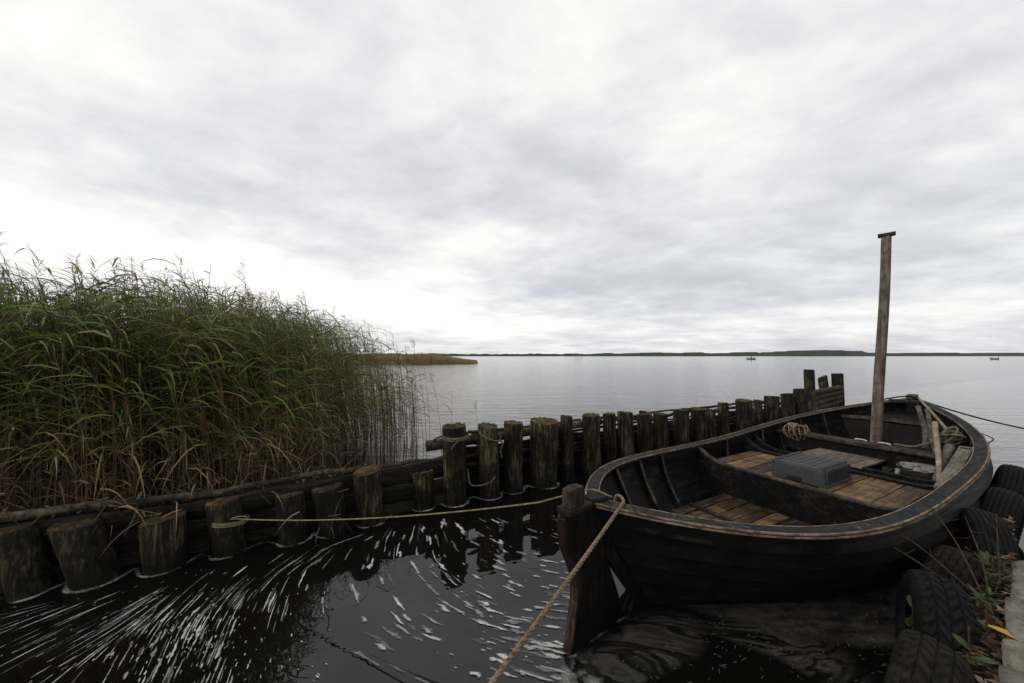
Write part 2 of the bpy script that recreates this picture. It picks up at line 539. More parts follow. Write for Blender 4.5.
# bank strip of soil between the kerb stones and the water
b = MB()
vs = []
ng = 90
prof = [(.02, .34), (.10, .31), (.18, .24), (.27, .10), (.36, -.06), (.55, -.4)]
for i in range(ng + 1):
    e = -6 + 10.6 * i / ng
    for (w, z) in prof:
        vs.append(Q(e, w + R.uniform(-.02, .02), z + R.uniform(-.025, .025)))
k = len(prof)
b.add(vs, [(i * k + j, i * k + j + 1, (i + 1) * k + j + 1, (i + 1) * k + j) for i in range(ng) for j in range(k - 1)], 0, True)
kind(b.build('quay_bank', M['mud']), 'structure')

# kerb of rough stone blocks along the quay edge
kerb = tag(empty('stone_kerb', Q(2.4, -.15, .2)), 'pale lichen-stained stone kerb along the quay edge beside the old tyres', 'kerb')
e = -5.0
KERB_CUTS = [-5.0, -4.1, -3.3, -2.35, -1.5, -.6, .25, 1.05, 1.72, 2.36, 2.60, 3.02, 3.62]
for e, e2 in zip(KERB_CUTS, KERB_CUTS[1:]):
    ln = e2 - e
    bm = bmesh.new()
    bmesh.ops.create_cube(bm, size=1)
    bmesh.ops.subdivide_edges(bm, edges=bm.edges[:], cuts=7, use_grid_fill=True)
    hz = .27 + R.uniform(-.008, .008)
    for v in bm.verts:
        p = v.co
        n = Vector((sin(p.x * 13 + e * 7) * cos(p.y * 11 + e), sin(p.y * 17 + p.z * 9 + e), cos(p.x * 9 + p.z * 13 + e * 3))) * .006
        q = Vector((p.x * (ln - .018), p.y * .30, p.z * hz))
        kx = max(0, abs(p.x) - .38) / .12
        ky = max(0, abs(p.y) - .38) / .12
        if p.z > .45:
            q.z -= (kx * kx + ky * ky) * .014
        v.co = q + n + Vector((R.uniform(-1, 1), R.uniform(-1, 1), R.uniform(-1, 1))) * .0035
    me = bpy.data.meshes.new('kerb_stone')
    bm.to_mesh(me)
    bm.free()
    for f in me.polygons:
        f.use_smooth = True
    me.materials.append(M['stone'])
    o = bpy.data.objects.new('kerb_stone', me)
    COL.objects.link(o)
    o.parent = kerb
    c = Q(e + ln / 2, -.15 + R.uniform(-.012, .012), .42 - hz / 2 + R.uniform(-.012, .012))
    o.location = c - kerb.location
    o.rotation_euler = (R.uniform(-.02, .02), R.uniform(-.02, .02), atan2(QE.y, QE.x) + R.uniform(-.015, .015))

# muddy reed bank behind the low pile row, dipping under the water towards the right


def RW(a, n, z=0.0):
    return ROW0 + ROWD * a + ROWN * n + Vector((0, 0, z))


b = MB()
na, nn = 60, 24
vs = []
for i in range(na + 1):
    a = -9 + 12.5 * i / na
    for j in range(nn + 1):
        n = .24 + 7.5 * (j / nn) ** 1.3
        z = .30 - .10 * n - max(0, a - .3) * .24 - max(0, n - 2.2) * .05
        z = max(z, -.35) + R.uniform(-.03, .03)
        vs.append(RW(a, n, z))
b.add(vs, [(i * (nn + 1) + j, i * (nn + 1) + j + 1, (i + 1) * (nn + 1) + j + 1, (i + 1) * (nn + 1) + j) for i in range(na) for j in range(nn)], 0, True)
kind(b.build('reed_bank', M['mud']), 'structure')

# far shore: long low wooded line with a couple of humps
D = 2600.0
b = MB()
prof = [(-2600, 12), (-1400, 14), (-700, 15), (-230, 16), (-100, 17), (150, 17), (420, 16), (700, 17), (960, 20), (1230, 22), (1500, 21), (1640, 18),
        (1770, 19), (1850, 29), (1885, 29), (1905, 17), (1985, 16), (2010, 20), (2150, 26), (2300, 37), (2400, 41), (2560, 42), (2660, 36), (2760, 21),
        (3100, 18), (3500, 19), (4200, 21), (6000, 22)]
xs = []
x = -2600
while x < 4600:
    xs.append(x)
    x += R.uniform(7, 16)
X, Z = [p[0] for p in prof], [p[1] for p in prof]
top = []
for x in xs:
    z = float(np.interp(x, X, Z))
    top.append(z + R.uniform(-3.5, 3.5) + 2.5 * sin(x * .011) * sin(x * .037) + (R.uniform(2, 8) if R.random() < .10 else 0))
vs = []
for x, z in zip(xs, top):
    vs += [(x, D - 20, -1), (x, D, z * .6), (x, D + 30, z), (x, D + 300, z + 1), (x, D + 420, -1)]
b.add(vs, [(i * 5 + j, (i + 1) * 5 + j, (i + 1) * 5 + j + 1, i * 5 + j + 1) for i in range(len(xs) - 1) for j in range(4)])
kind(b.build('far_shore', M['farwood']), 'structure')

# the damp air over the lake
hz = MB()
hz.box((0, 1790, 25.5), (5100, 1860, 26.5))
m, N, out = new_mat('haze')
v = N.n('ShaderNodeVolumePrincipled', {'Color': (.80, .86, .95, 1), 'Density': .00003})
N.set(out, 'Volume', v.outputs[0])
kind(hz.build('haze', m), 'stuff')

# reed spit in the middle distance, left
b = MB()
RS = random.Random(3)
for i in range(6500):
    y = 70 + 22 * RS.random() ** 1.2
    tip = -7.2 * y / 72 + 0.0
    x = tip - 50 * RS.random() ** 1.1 - abs(RS.gauss(0, .35))
    hgt = (1.85 + RS.uniform(-.45, .3) + .22 * sin(x * .9) * sin(x * .31 + 1)) * min(1, .22 + (tip - x) / 13)
    lean = RS.uniform(-.25, .1)
    w = RS.uniform(.035, .075)
    zt = .55 + RS.random() * .2
    mid = (x + lean * .4, y, hgt * zt)
    b.add([(x - w * .6, y, -.1), (x + w * .6, y, -.1), (mid[0] + w, y, mid[2]), (mid[0] - w, y, mid[2])], [(0, 1, 2, 3)], 0)
    b.add([(mid[0] - w * 1.6, y, mid[2] - .2), (mid[0] + w * 1.6, y, mid[2] - .2), (x + lean * 1.3 + w * .5, y + .02, hgt), (x + lean * 1.3 - w * .5, y + .02, hgt)], [(0, 1, 2, 3)], 1)
kind(b.build('far_reeds', [M['spit'], M['spit_top']], fix=False), 'stuff')

# ================================================================== PILES
PILES = [
    # top-left, top-right, top y, base-left, base-right, base y, label, dark, lean label
    (0, 50, 523, 5, 55, 598, 'stout flat-cut mossy pile, leftmost of the low row below the reeds', 0),
    (63, 117, 517, 71, 124, 587, 'short pile flaring wide towards its brown top, second from the left edge', 0),
    (149, 197, 513, 142, 188, 573, 'squat leaning pile with yellow lichen on its slanted top', 0),
    (212, 247, 496, 212, 247, 557, 'upright low pile with the thin mooring line tied around its middle', 0),
    (280, 308, 491, 279, 310, 545, 'small squat pile just right of the pile the mooring line is tied to', 1),
    (316, 347, 484, 318, 348, 537, 'broad low pile with a worn brown crown, right of the small squat pile', 1),
    (357, 384, 468, 357, 384, 527, 'low pile standing at the right end of the long log rail', 0),
    (411, 435, 468, 411, 435, 511, 'short pile with an orange-brown cut top, just left of the lashed tall pile', 1),
    (443, 467, 424, 443, 467, 507, 'tall grey pile lashed with rope, first of the tall row', 0),
    (478, 498, 424, 479, 500, 500, 'tall pile with a slack rope loop, second of the tall row', 0),
    (504, 523, 421, 504, 523, 494, 'tall flat-topped pile left of the thickest mossy pile', 1),
    (530, 558, 419, 530, 557, 489, 'thickest tall pile with green moss low on its face', 0),
]
# the rest of the tall row: pixel span of the top, top y, label, forward offset, dark
TALL = [
    (560, 572, 416, 'thin tall pile just right of the thickest mossy pile', 0, 0),
    (581, 599, 414.5, 'tall pile with a lighter face, right of the thin pile', 0, 0),
    (602, 615, 413.5, 'narrow tall pile touching a broader one on its right, above the boat stern', .03, 1),
    (616, 632, 412, 'tall pile level with its narrow left neighbour, above the far stern rail', 0, 0),
    (638, 646, 411, 'thin stake peeping over the broad dark pile from behind', .24, 0),
    (636, 651, 414, 'broad dark pile in front of a thin stake top', 0, 1),
    (651.5, 666, 413.5, 'dark pile left of the bright gap in the wattle', .02, 1),
    (672, 688, 409.5, 'tall pile just right of the bright gap in the wattle', 0, 0),
    (688.5, 704, 408.5, 'tall pile with a flat pale top between two neighbours over the boat rail', -.02, 1),
    (704.5, 714, 409, 'slim pile squeezed between the flat pale-topped pile and the slender raised one', .04, 0),
    (716, 727, 402.7, 'slender pile standing higher than those on its left, with light gaps beside it', 0, 0),
    (734, 751, 400, 'broad pile right of the slender raised one, with light gaps to its left', 0, 1),
    (751.5, 761, 400, 'narrow pile with a green-yellow streak beside the broad one', .03, 0),
    (762, 778, 396, 'dark pile with a drooping rope across it, over the far boat rail', 0, 1),
    (778.5, 792, 393.5, 'grey pile just left of the tall end group of posts', .02, 0),
    (791.5, 803, 388.7, 'post with a flat top in front of the tallest post at the row end', -.05, 0),
    (802.5, 814, 369.5, 'tallest round post with a mossy rim near the end of the row', .10, 0),
    (816, 826, 377, 'leaning rotten stump between the two tallest end posts', .22, 1),
    (830, 842.5, 373.5, 'tall dark post that ends the pile row on the lake side', .0, 1),
]


def pile_mesh(base, top, r0, r1, seed, mats, tilt=None, dome=.0):
    """irregular round pile from base (z=0) to top in local coordinates of base"""
    rr = random.Random(seed)
    n = 44
    b = MB()
    ph = [rr.uniform(0, 6.28) for _ in range(4)]
    am = [rr.uniform(.02, .05), rr.uniform(.015, .035), rr.uniform(.01, .025), .01]
    crack = {rr.randrange(n): (rr.uniform(.05, .16), rr.uniform(-.6, .9), rr.random()) for _ in range(13)}
    rim = [rr.uniform(-1, 1) for _ in range(n)]
    tx, ty = tilt if tilt else (rr.uniform(-.1, .1), rr.uniform(-.1, .1))
    vs = []
    zs = [-.55] + [top.z * t for t in (0.0, .15, .32, .5, .68, .84, .95, 1.0)]
    for i, z in enumerate(zs):
        t = max(0, z / top.z)
        c = Vector((top.x * t, top.y * t, 0))
        r = r0 + (r1 - r0) * t
        if i == len(zs) - 1:
            r *= .965
        for j in range(n):
            a = 2 * pi * j / n
            k = 1 + am[0] * sin(a + ph[0]) + am[1] * sin(2 * a + ph[1] + z * .8) + am[2] * sin(3 * a + ph[2] + z * 1.5) + rr.uniform(-.008, .008)
            if j in crack:
                cd, cz, cw = crack[j]
                k -= cd * max(.15, 1 - abs(t - cz)) * (.6 + .4 * sin(z * 9 + cw * 6))
            x, y = cos(a) * r * k, sin(a) * r * k
            zz = z
            if i >= len(zs) - 3:
                zz += (x * tx + y * ty) * (1 if i == len(zs) - 1 else .8) + (.003 * rim[j] - (.009 if j in crack else 0) if i == len(zs) - 1 else 0)
            vs.append((c.x + x, c.y + y, zz))
    fs = [(i * n + j, i * n + (j + 1) % n, (i + 1) * n + (j + 1) % n, (i + 1) * n + j) for i in range(len(zs) - 1) for j in range(n)]
    b.add(vs, fs, 0, True)
    # end grain: two inner rings and a centre
    o = (len(zs) - 1) * n
    ring = [Vector(v) for v in vs[o:]]
    cen = sum(ring, Vector()) / n + Vector((0, 0, dome))
    vv = [p for p in ring]
    for q, dz in ((.72, .55), (.38, .85)):
        vv += [cen + (p - cen) * q + Vector((0, 0, dome * .3 + rr.uniform(-.004, .004))) for p in ring]
    vv.append(cen)
    ff = [(q * n + j, q * n + (j + 1) % n, (q + 1) * n + (j + 1) % n, (q + 1) * n + j) for q in range(2) for j in range(n)]
    ff += [(2 * n + j, 2 * n + (j + 1) % n, 3 * n) for j in range(n)]
    b.add(vv, ff, 1, False)
    return b


PILE_AT = []
FOAM_RINGS = []
for i, (tl, tr_, ty, bl, br, by, label, dark) in enumerate(PILES):
    f0 = at((bl + br) / 2, by)
    d = Vector((f0.x, f0.y, 0))
    cosphi = f0.y / d.length
    r0 = (br - bl) / 2 * f0.y * cosphi / FOCAL
    base = f0 + d.normalized() * r0
    r1 = (tr_ - tl) / 2 * base.y * cosphi / FOCAL
    tp = on_depth((tl + tr_) / 2, ty, base.y + r1 * .6)
    top = Vector((tp.x - base.x, 0, tp.z))
    tilt = {1: (.0, .02), 2: (.12, -.05), 5: (.12, 0)}.get(i)
    mb = pile_mesh(base, top, r0, r1, 100 + i, None, tilt)
    o = mb.build('wooden_pile', [M['pile_dark'] if dark else M['pile'], M['pile_top']])
    o.location = (base.x, base.y, 0)
    tag(o, label, 'pile', 'wooden piles along the channel edge')
    PILE_AT.append((base, r0, top))
    FOAM_RINGS.append((base, r0))
P11 = PILE_AT[11][0]
ROWD2 = Vector((.893, .449, 0)).normalized()
ROWN2 = Vector((-ROWD2.y, ROWD2.x, 0))
for i, (tl, tr_, ty, label, off, dark) in enumerate(TALL):
    sl = ((tl + tr_) / 2 - 512) / FOCAL
    o0 = P11 + ROWN2 * off
    t = (sl * o0.y - o0.x) / (ROWD2.x - sl * ROWD2.y)
    base = o0 + ROWD2 * t
    cosphi = base.y / sqrt(base.x ** 2 + base.y ** 2)
    r1 = (tr_ - tl) / 2 * base.y * cosphi / FOCAL
    tp = on_depth((tl + tr_) / 2, ty, base.y)
    top = Vector((R.uniform(-.02, .02), R.uniform(-.02, .02), tp.z))
    if i == 17:
        top = Vector((-.10, .03, tp.z))
    mb = pile_mesh(base, top, r1 * R.uniform(1.0, 1.1), r1, 300 + i, None, (.5, -.3) if i == 17 else None, dome=.02 if i == 17 else 0)
    o = mb.build('wooden_pile', [M['pile_dark'] if dark else M['pile'], M['pile_top']])
    o.location = (base.x - top.x, base.y - top.y, 0)
    tag(o, label, 'pile', 'wooden piles along the channel edge')
    PILE_AT.append((base, r1, top))
    FOAM_RINGS.append((base, r1))

# ---- dark board wall behind the low piles
bw = tag(empty('board_wall', RW(0, .26)), 'dark wet board wall behind the low piles, holding back the reed bank', 'retaining wall')
OFF = bw.location
for row, (z0, z1) in enumerate(((-.35, .10), (.11, .27), (.28, .43))):
    for seg, (a0, a1) in enumerate(((-7.5, -2.2), (-2.19, .9), (.91, 3.02))):
        pts = []
        mb = MB()
        vs = []
        k = 22
        for i in range(k + 1):
            a = a0 + (a1 - a0) * i / k
            wob = .02 * sin(a * 2.1 + row) + .012 * sin(a * 5.3 + row * 2)
            zt = z1 + (.012 * sin(a * 3.7 + row) + R.uniform(-.006, .006)) + (max(0, a - 1.6) * .05 if row == 2 else 0)
            n = .24 + wob
            for (dn, z) in ((0, z0), (0, (z0 + z1) / 2), (.0, zt - .012), (.012, zt), (.05, zt), (.05, z0)):
                vs.append(RW(a, n + dn + (.012 if z > z0 + .02 and z < zt - .02 else 0), z) - OFF)
        mb.add(vs, [(i * 6 + j, (i + 1) * 6 + j, (i + 1) * 6 + (j + 1) % 6, i * 6 + (j + 1) % 6) for i in range(k) for j in range(6)], 0, True)
        mb.build('board', M['board'], bw)

# ---- long log rail lying on the board wall
pa = at(-60, 532, .47)
pb = at(358, 472, .47)
pts = []
k = 30
for i in range(k + 1):
    t = i / k
    p = pa.lerp(pb, t)
    p.z = .475 + .014 * sin(t * 9) + .006 * sin(t * 31)
    p += ROWN * (.02 * sin(t * 7 + 1) + .05)
    pts.append(p)
b = MB()
b.tube(pts, [.034 - .010 * i / k + R.uniform(-.003, .003) for i in range(k + 1)], 10)
o = b.build('log_rail', M['log'])
tag(o, 'long thin log lying along the top of the board wall below the reeds', 'log')
b = MB()
p0, p1 = at(352, 474, .46) + ROWN * .1, at(440, 459, .44) + ROWN * .03
b.tube([p0.lerp(p1, t) + Vector((0, 0, .012 * sin(t * 12))) for t in np.linspace(0, 1, 12)], [.028 - .01 * t for t in np.linspace(0, 1, 12)], 8)
tag(b.build('log_rail', M['log']), 'short gnarled branch continuing the log rail towards the lashed tall pile', 'log')
# strap tied round the log rail
b = MB()
sp = at(138, 502, .47) + ROWN * .05
ring = []
for j in range(13):
    a = 2 * pi * j / 12
    ring.append(sp + ROWN * (.052 * cos(a)) + Vector((0, 0, .052 * sin(a))))
b.tube(ring, .010, 6)
b.tube(spline([ring[6], ring[6] + Vector((.01, -.03, -.10)), ring[6] + Vector((-.05, -.03, -.22)), ring[6] + Vector((-.09, -.02, -.30))]), .007, 6)
tag(b.build('rope_strap', M['rope_old']), 'pale rope knot tied round the long log rail with its end hanging down', 'rope')

# ---- wattle of horizontal rods woven behind the tall piles
wat = tag(empty('wattle_fence', P11 + ROWN2 * .2), 'woven wall of thin horizontal rods behind the tall piles with bright gaps', 'wattle fence')
OFF = wat.location
A0, A1 = -1.05, 6.55
for lvl in range(8):
    z = .27 + lvl * .060
    a = A0 + R.uniform(0, .3)
    while a < A1:
        ln = R.uniform(1.6, 2.6)
        a2 = min(A1 + .05, a + ln)
        if lvl >= 7 and R.random() < .25 or a2 - a < .3:
            a = a2
            continue
        k = 14
        r = R.uniform(.018, .03)
        pts = []
        for i in range(k + 1):
            aa = a + (a2 - a) * i / k
            rise = max(0, aa - 2.4) * .003
            pts.append(P11 + ROWD2 * aa + ROWN2 * (.20 + .035 * sin(aa * 5 + lvl * 3.1)) + Vector((0, 0, z + rise + .014 * sin(aa * 3.3 + lvl * 1.7) + R.uniform(-.004, .004))) - OFF)
        mb = MB()
        mb.tube(pts, [r * (1 - .35 * i / k) for i in range(k + 1)], 7)
        mb.build('rod', M['rod'], wat)
        a = a2 + R.uniform(.0, .12)
mb = MB()
vs = []
for i in range(31):
    aa = A0 + (A1 - A0) * i / 30
    for (dn, z) in ((.27, -.4), (.27, .49 + .02 * sin(aa * 4) + max(0, aa - 3) * .01), (.31, .49 + .02 * sin(aa * 4) + max(0, aa - 3) * .01), (.31, -.4)):
        vs.append(P11 + ROWD2 * aa + ROWN2 * dn + Vector((0, 0, z)) - OFF)
mb.add(vs, [(i * 4 + j, (i + 1) * 4 + j, (i + 1) * 4 + (j + 1) % 4, i * 4 + (j + 1) % 4) for i in range(30) for j in range(4)])
mb.build('backing_board', M['board'], wat)

# thick rail log jutting out left of the lashed pile
b = MB()
p0 = at(428, 450, .60)
p8 = PILE_AT[8][0]
p0 = p8 - ROWD2 * .27 + ROWN2 * .22 + Vector((0, 0, .585))
p1 = p8 + ROWD2 * 2.2 + ROWN2 * .16 + Vector((0, 0, .66))
b.tube([p0.lerp(p1, t) for t in np.linspace(0, 1, 10)], [.062 - .012 * t for t in np.linspace(0, 1, 10)], 10)
tag(b.build('rail_log', M['log']), 'thick dark log whose sawn end juts out left of the lashed tall pile', 'log')
# stacked round logs between the end posts
pA, pB = PILE_AT[12 + 15][0], PILE_AT[12 + 17][0]
for q, z in enumerate((.87, .765, .66, .555)):
    b = MB()
    a0 = pA - ROWN2 * .17 + ROWD2 * (.18 + .02 * q) + Vector((0, 0, z - .02))
    a1 = pB - ROWN2 * .30 + ROWD2 * (.10 - .03 * q) + Vector((0, 0, z + .02))
    b.tube([a0.lerp(a1, t) for t in np.linspace(0, 1, 8)], [.055, .054, .056, .053, .055, .052, .054, .052], 10)
    tag(b.build('cross_log', M['rod']), ('topmost', 'second from top', 'third from top', 'lowest')[q] + ' of the short mossy logs stacked between the tall end posts', 'log', 'short logs stacked between the end posts')


# ================================================================== ROPES ON THE PILES
def ring_rope(c, r, z, tilt=(0, 0), n=24, rr=.011, turns=1):
    pts = []
    for j in range(n * turns + 1):
        a = 2 * pi * j / n
        pts.append(Vector((c.x + cos(a) * (r + rr * .6), c.y + sin(a) * (r + rr * .6), z + cos(a) * tilt[0] + sin(a) * tilt[1] - .012 * j / n)))
    return pts


b = MB()
c8, r8, t8 = PILE_AT[8]
c9, r9, t9 = PILE_AT[9]
b.tube(ring_rope(c8, r8 * 1.02, .735, (.0, .01), 24, .011, 3), .011, 6)
b.tube(spline([c8 + Vector((-.02, -r8 - .015, .72)), c8 + Vector((.05, -r8 - .03, .70)), c8 + Vector((.0, -r8 - .03, .64)), c8 + Vector((-.02, -r8 - .02, .60))]), .008, 6)
b.tube(spline([c8 + Vector((-r8 - .01, 0, .72)), c8 + Vector((-r8 - .12, .08, .66)), c8 + Vector((-r8 - .16, .10, .60)), c8 + Vector((-r8 - .10, .12, .57))]), .012, 6)
tag(b.build('lashing_rope', M['rope_old']), 'old rope lashing wound round the first tall pile and the log end', 'rope')
b = MB()
fr = c9 + Vector((0, -r9 - .012, 0))
b.tube(ring_rope(c9, r9 * 1.03, .70, (-.05, .02), 24, .010, 1), .010, 6)
b.tube(spline([c9 + Vector((r9 * .9, -r9 * .5, .655)), c9 + Vector((r9 + .03, -r9 * .3, .60)), c9 + Vector((r9 + .01, -r9 * .4, .52)), c9 + Vector((r9 + .025, -r9 * .3, .44))]), .009, 6)
b.tube(spline([c8 + Vector((r8 + .01, -.02, .36)), (c8 + c9) / 2 + Vector((.0, -.13, .20)), c9 + Vector((.0, -r9 - .02, .19)), c9 + Vector((r9 * .6, -r9 * .9, .25))]), .009, 6)
tag(b.build('loop_rope', M['rope_old']), 'slack rope loop sagging between the first two tall piles', 'rope')
b = MB()
cA, rA, tA = PILE_AT[12 + 13]
cB, rB, tB = PILE_AT[12 + 15]
b.tube(spline([cA + Vector((-rA, -rA * .6, tA.z - .03)), cA + Vector((-.05, -rA - .06, tA.z - .22)), cA + Vector((rA, -rA - .06, tA.z - .30)), cB + Vector((-.15, -rB - .05, tB.z - .24)), cB + Vector((0, -rB - .01, tB.z - .17))]), .006, 6)
tag(b.build('loop_rope', M['rope_dark']), 'thin rope drooping across the dark pile near the end posts', 'rope')

# ================================================================== BOAT
BO = Vector((.45, 2.073, 0))
BAX = Vector((sin(radians(62.33)), cos(radians(62.33)), 0))
BRZ = atan2(BAX.y, BAX.x)
BFAR = Vector((-BAX.y, BAX.x, 0))
L = 5.738


def BW(s, y, z):
    return BO + BAX * s + BFAR * y + Vector((0, 0, z))


def shape(u, sm, p1, p2):
    u = min(max(u, 0), 1)
    return max(0.0, 1 - ((sm - u) / sm) ** p1) if u < sm else max(0.0, 1 - ((u - sm) / (1 - sm)) ** p2)


def zg(u):
    return .735 * (1 - u) * (1 - 2 * u) + 4 * .627 * u * (1 - u) + 1.023 * u * (2 * u - 1)


S0W, S1W = .47, 5.45


def hull(u, v):
    """half-breadth point at length fraction u and girth v (0 gunwale, 1 waterline, 1.6 keel)"""
    bg_, bw_ = .89 * shape(u, .51, 4.247, 3.005), .745 * shape(u, .52, 2.0, 1.9)
    if v <= 1:
        s = L * u * (1 - v) + (S0W + (S1W - S0W) * u) * v
        y = bg_ * (1 - v) + bw_ * v + .055 * sin(pi * v) * min(1, bw_ / .5)
        z = zg(u) * (1 - v)
    else:
        q = (v - 1) / .6
        s = (S0W + (S1W - S0W) * u) * (1 - q) + (.62 + 4.55 * u) * q
        y = bw_ * (1 - q ** 1.6)
        z = -.32 * q ** .8
    return s, y, z


def hb(s, z):
    """half-breadth of the hull at station s and height z"""
    lo, hi = 0.0, 1.6
    for _ in range(28):
        v = (lo + hi) / 2
        if v <= 1:
            u = (s - S0W * v) / (L * (1 - v) + (S1W - S0W) * v)
        else:
            q = (v - 1) / .6
            u = (s - S0W * (1 - q) - .62 * q) / ((S1W - S0W) * (1 - q) + 4.55 * q)
        u = min(max(u, 0), 1)
        if hull(u, v)[2] > z:
            lo = v
        else:
            hi = v
    return hull(u, v)[1]


boat = tag(empty('rowing_boat', BO, BRZ), 'old black tarred wooden clinker boat moored stern-first beside the quay', 'boat')
US = [0.5 - 0.5 * cos(pi * i / 56) for i in range(57)]

# hull shell: lapped strakes outside, smooth lining inside
b = MB()
VS = [0.0, .20, .39, .57, .75, .92, 1.10, 1.32, 1.6]
for side in (1, -1):
    rows = []
    for kx in range(len(VS) - 1):
        for q, outw in ((0, .0), (.06, .002), (.5, .014), (.94, .030), (1, .030)):
            v = VS[kx] + (VS[kx + 1] - VS[kx]) * q
            rows.append((v, outw + .006))
    vs = []
    for (v, ow) in rows:
        for u in US:
            s, y, z = hull(u, v)
            vs.append((s, side * (y + ow), z))
    n = len(US)
    b.add(vs, [(r * n + i, r * n + i + 1, (r + 1) * n + i + 1, (r + 1) * n + i) for r in range(len(rows) - 1) for i in range(n - 1)], 0, False)
    vi = [0.0, .15, .3, .45, .6, .75, .9, 1.1, 1.3, 1.55]
    vs = []
    for v in vi:
        for u in US:
            s, y, z = hull(u, v)
            vs.append((s, side * max(0, y - .026), z - .012 * (1 - v) + .008 * v))
    b.add(vs, [(r * n + i, r * n + i + 1, (r + 1) * n + i + 1, (r + 1) * n + i) for r in range(len(vi) - 1) for i in range(n - 1)], 1, True)
b.build('hull', [M['tar'], M['tar_in']], boat, fix=False)


def gcurve(side, dy, dz, u0=0.0, u1=1.0, n=70):
    """curve parallel to the gunwale, dy inwards"""
    pts = []
    for i in range(n + 1):
        t = 0.5 - 0.5 * cos(pi * i / n)
        u = u0 + (u1 - u0) * t
        e = .004
        s, y, z = hull(u, 0)
        sa, ya, _ = hull(max(0, u - e), 0)
        sb, yb, _ = hull(min(1, u + e), 0)
        tx, ty = sb - sa, yb - ya
        l = sqrt(tx * tx + ty * ty) or 1
        nx, ny = ty / l, -tx / l            # inward
        yy = y + ny * dy
        if yy < .0:
            yy = 0.0
        pts.append(Vector((s + nx * dy, side * yy, z + dz)))
    return pts


UPZ = Vector((0, 0, 1))


def horiz(i, t):
    w = Vector((-t.y, t.x, 0))
    return w.normalized() if w.length > 1e-6 else Vector((0, 1, 0))


for side in (1, -1):
    b = MB()
    b.strip(gcurve(side, .034, -.010, .004, .994), (.038, .013), horiz, UPZ)
    b.build('gunwale', M['rail'], boat)
    b = MB()
    b.strip(gcurve(side, -.008, .001, .003, .994), (.0050, .0045), horiz, UPZ)
    b.strip(gcurve(side, .076, .001, .012, .985), (.0030, .0045), horiz, UPZ)
    b.build('rail_edge', M['worn'], boat)
    b = MB()
    b.strip(gcurve(side, -.013, -.014, .006, .994), (.005, .0040), horiz, UPZ)
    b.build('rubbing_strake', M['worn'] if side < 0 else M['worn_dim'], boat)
    b = MB()
    b.strip(gcurve(side, .045, -.070, .03, .97), (.012, .045), horiz, UPZ)
    b.build('inner_stringer', M['tar_in'], boat)


# stern post and stem
def profile_plate(pts, y0, y1, mat=0):
    b = MB()
    n = len(pts)
    vs = [(p[0], y0, p[1]) for p in pts] + [(p[0], y1, p[1]) for p in pts]
    fs = [tuple(range(n)), tuple(reversed(range(n, 2 * n)))]
    fs += [(i, (i + 1) % n, n + (i + 1) % n, n + i) for i in range(n)]
    b.add(vs, fs, mat)
    return b


profile_plate([(-.03, .74), (-.02, .60), (.14, .36), (.42, -.02), (.60, -.34), (.72, -.34), (.50, .0), (.20, .40), (.09, .62), (.12, .74)], -.034, .034).build('stern_post', M['rudder'], boat, bevel=.006)
b = MB()
b.box((.065, 0, .748), (.070, .050, .010), None, 0, .85)
b.build('post_cap', M['rudder'], boat, bevel=.006)
profile_plate([(L - .09, 1.06), (L + .035, 1.075), (L + .03, .9), (L - .12, .42), (S1W - .02, 0), (5.1, -.34), (4.9, -.34), (S1W - .16, 0), (L - .26, .42), (L - .10, .9)], -.045, .045).build('stem', M['tar'], boat, bevel=.006)

# rudder, swung a little towards the quay
rud = empty('rudder')
rud.parent = boat
rud.location = (-.01, -.035, 0)
rud.rotation_euler = (0, 0, radians(11))
profile_plate([(-.235, .735), (-.225, .58), (-.145, .40), (-.135, .34), (-.135, .25), (-.185, .05), (-.23, -.20), (.38, -.28), (.295, .0), (.105, .44), (.03, .60), (-.03, .735)],
              -.024, .024).build('blade', M['rudder'], rud, bevel=.004)
profile_plate([(-.205, .735), (-.205, .862), (-.14, .872), (-.085, .866), (-.085, .735)], -.032, .032).build('rudder_head', M['rudder_worn'], rud, bevel=.006)
b = MB()
b.box((-.135, 0, .752), (.098, .048, .017))
b.build('collar', M['rudder_worn'], rud, bevel=.007)
b = MB()
b.strip([(-.245, 0, .72), (-.235, 0, .58), (-.153, 0, .40), (-.143, 0, .34), (-.143, 0, .25), (-.193, 0, .05), (-.235, 0, -.15)], (.026, .008), lambda i, t: Vector((0, 1, 0)))
b.build('edge_strip', M['rudder_worn'], rud)

# ribs
RIBS = [.80, 1.24, 1.62, 2.80, 3.55, 3.92, 4.3, 4.68]
for s in RIBS:
    for side in (1, -1):
        zt = zg(s / L) - .015
        pts = []
        for i in range(15):
            z = zt + (.12 - zt) * i / 14
            pts.append(Vector((s, side * (hb(s, z) - .030 - .022), z)))
        b = MB()
        b.strip(pts, (.018, .026), lambda i, t: Vector((1, 0, 0)))
        # worn inner face of the rib
        pts2 = [p + Vector((0, -side * .029, 0)) for p in pts]
        b.strip(pts2, (.013, .003), lambda i, t: Vector((1, 0, 0)), mat=1)
        b.build('rib', [M['tar_in'], M['worn_dim']], boat)


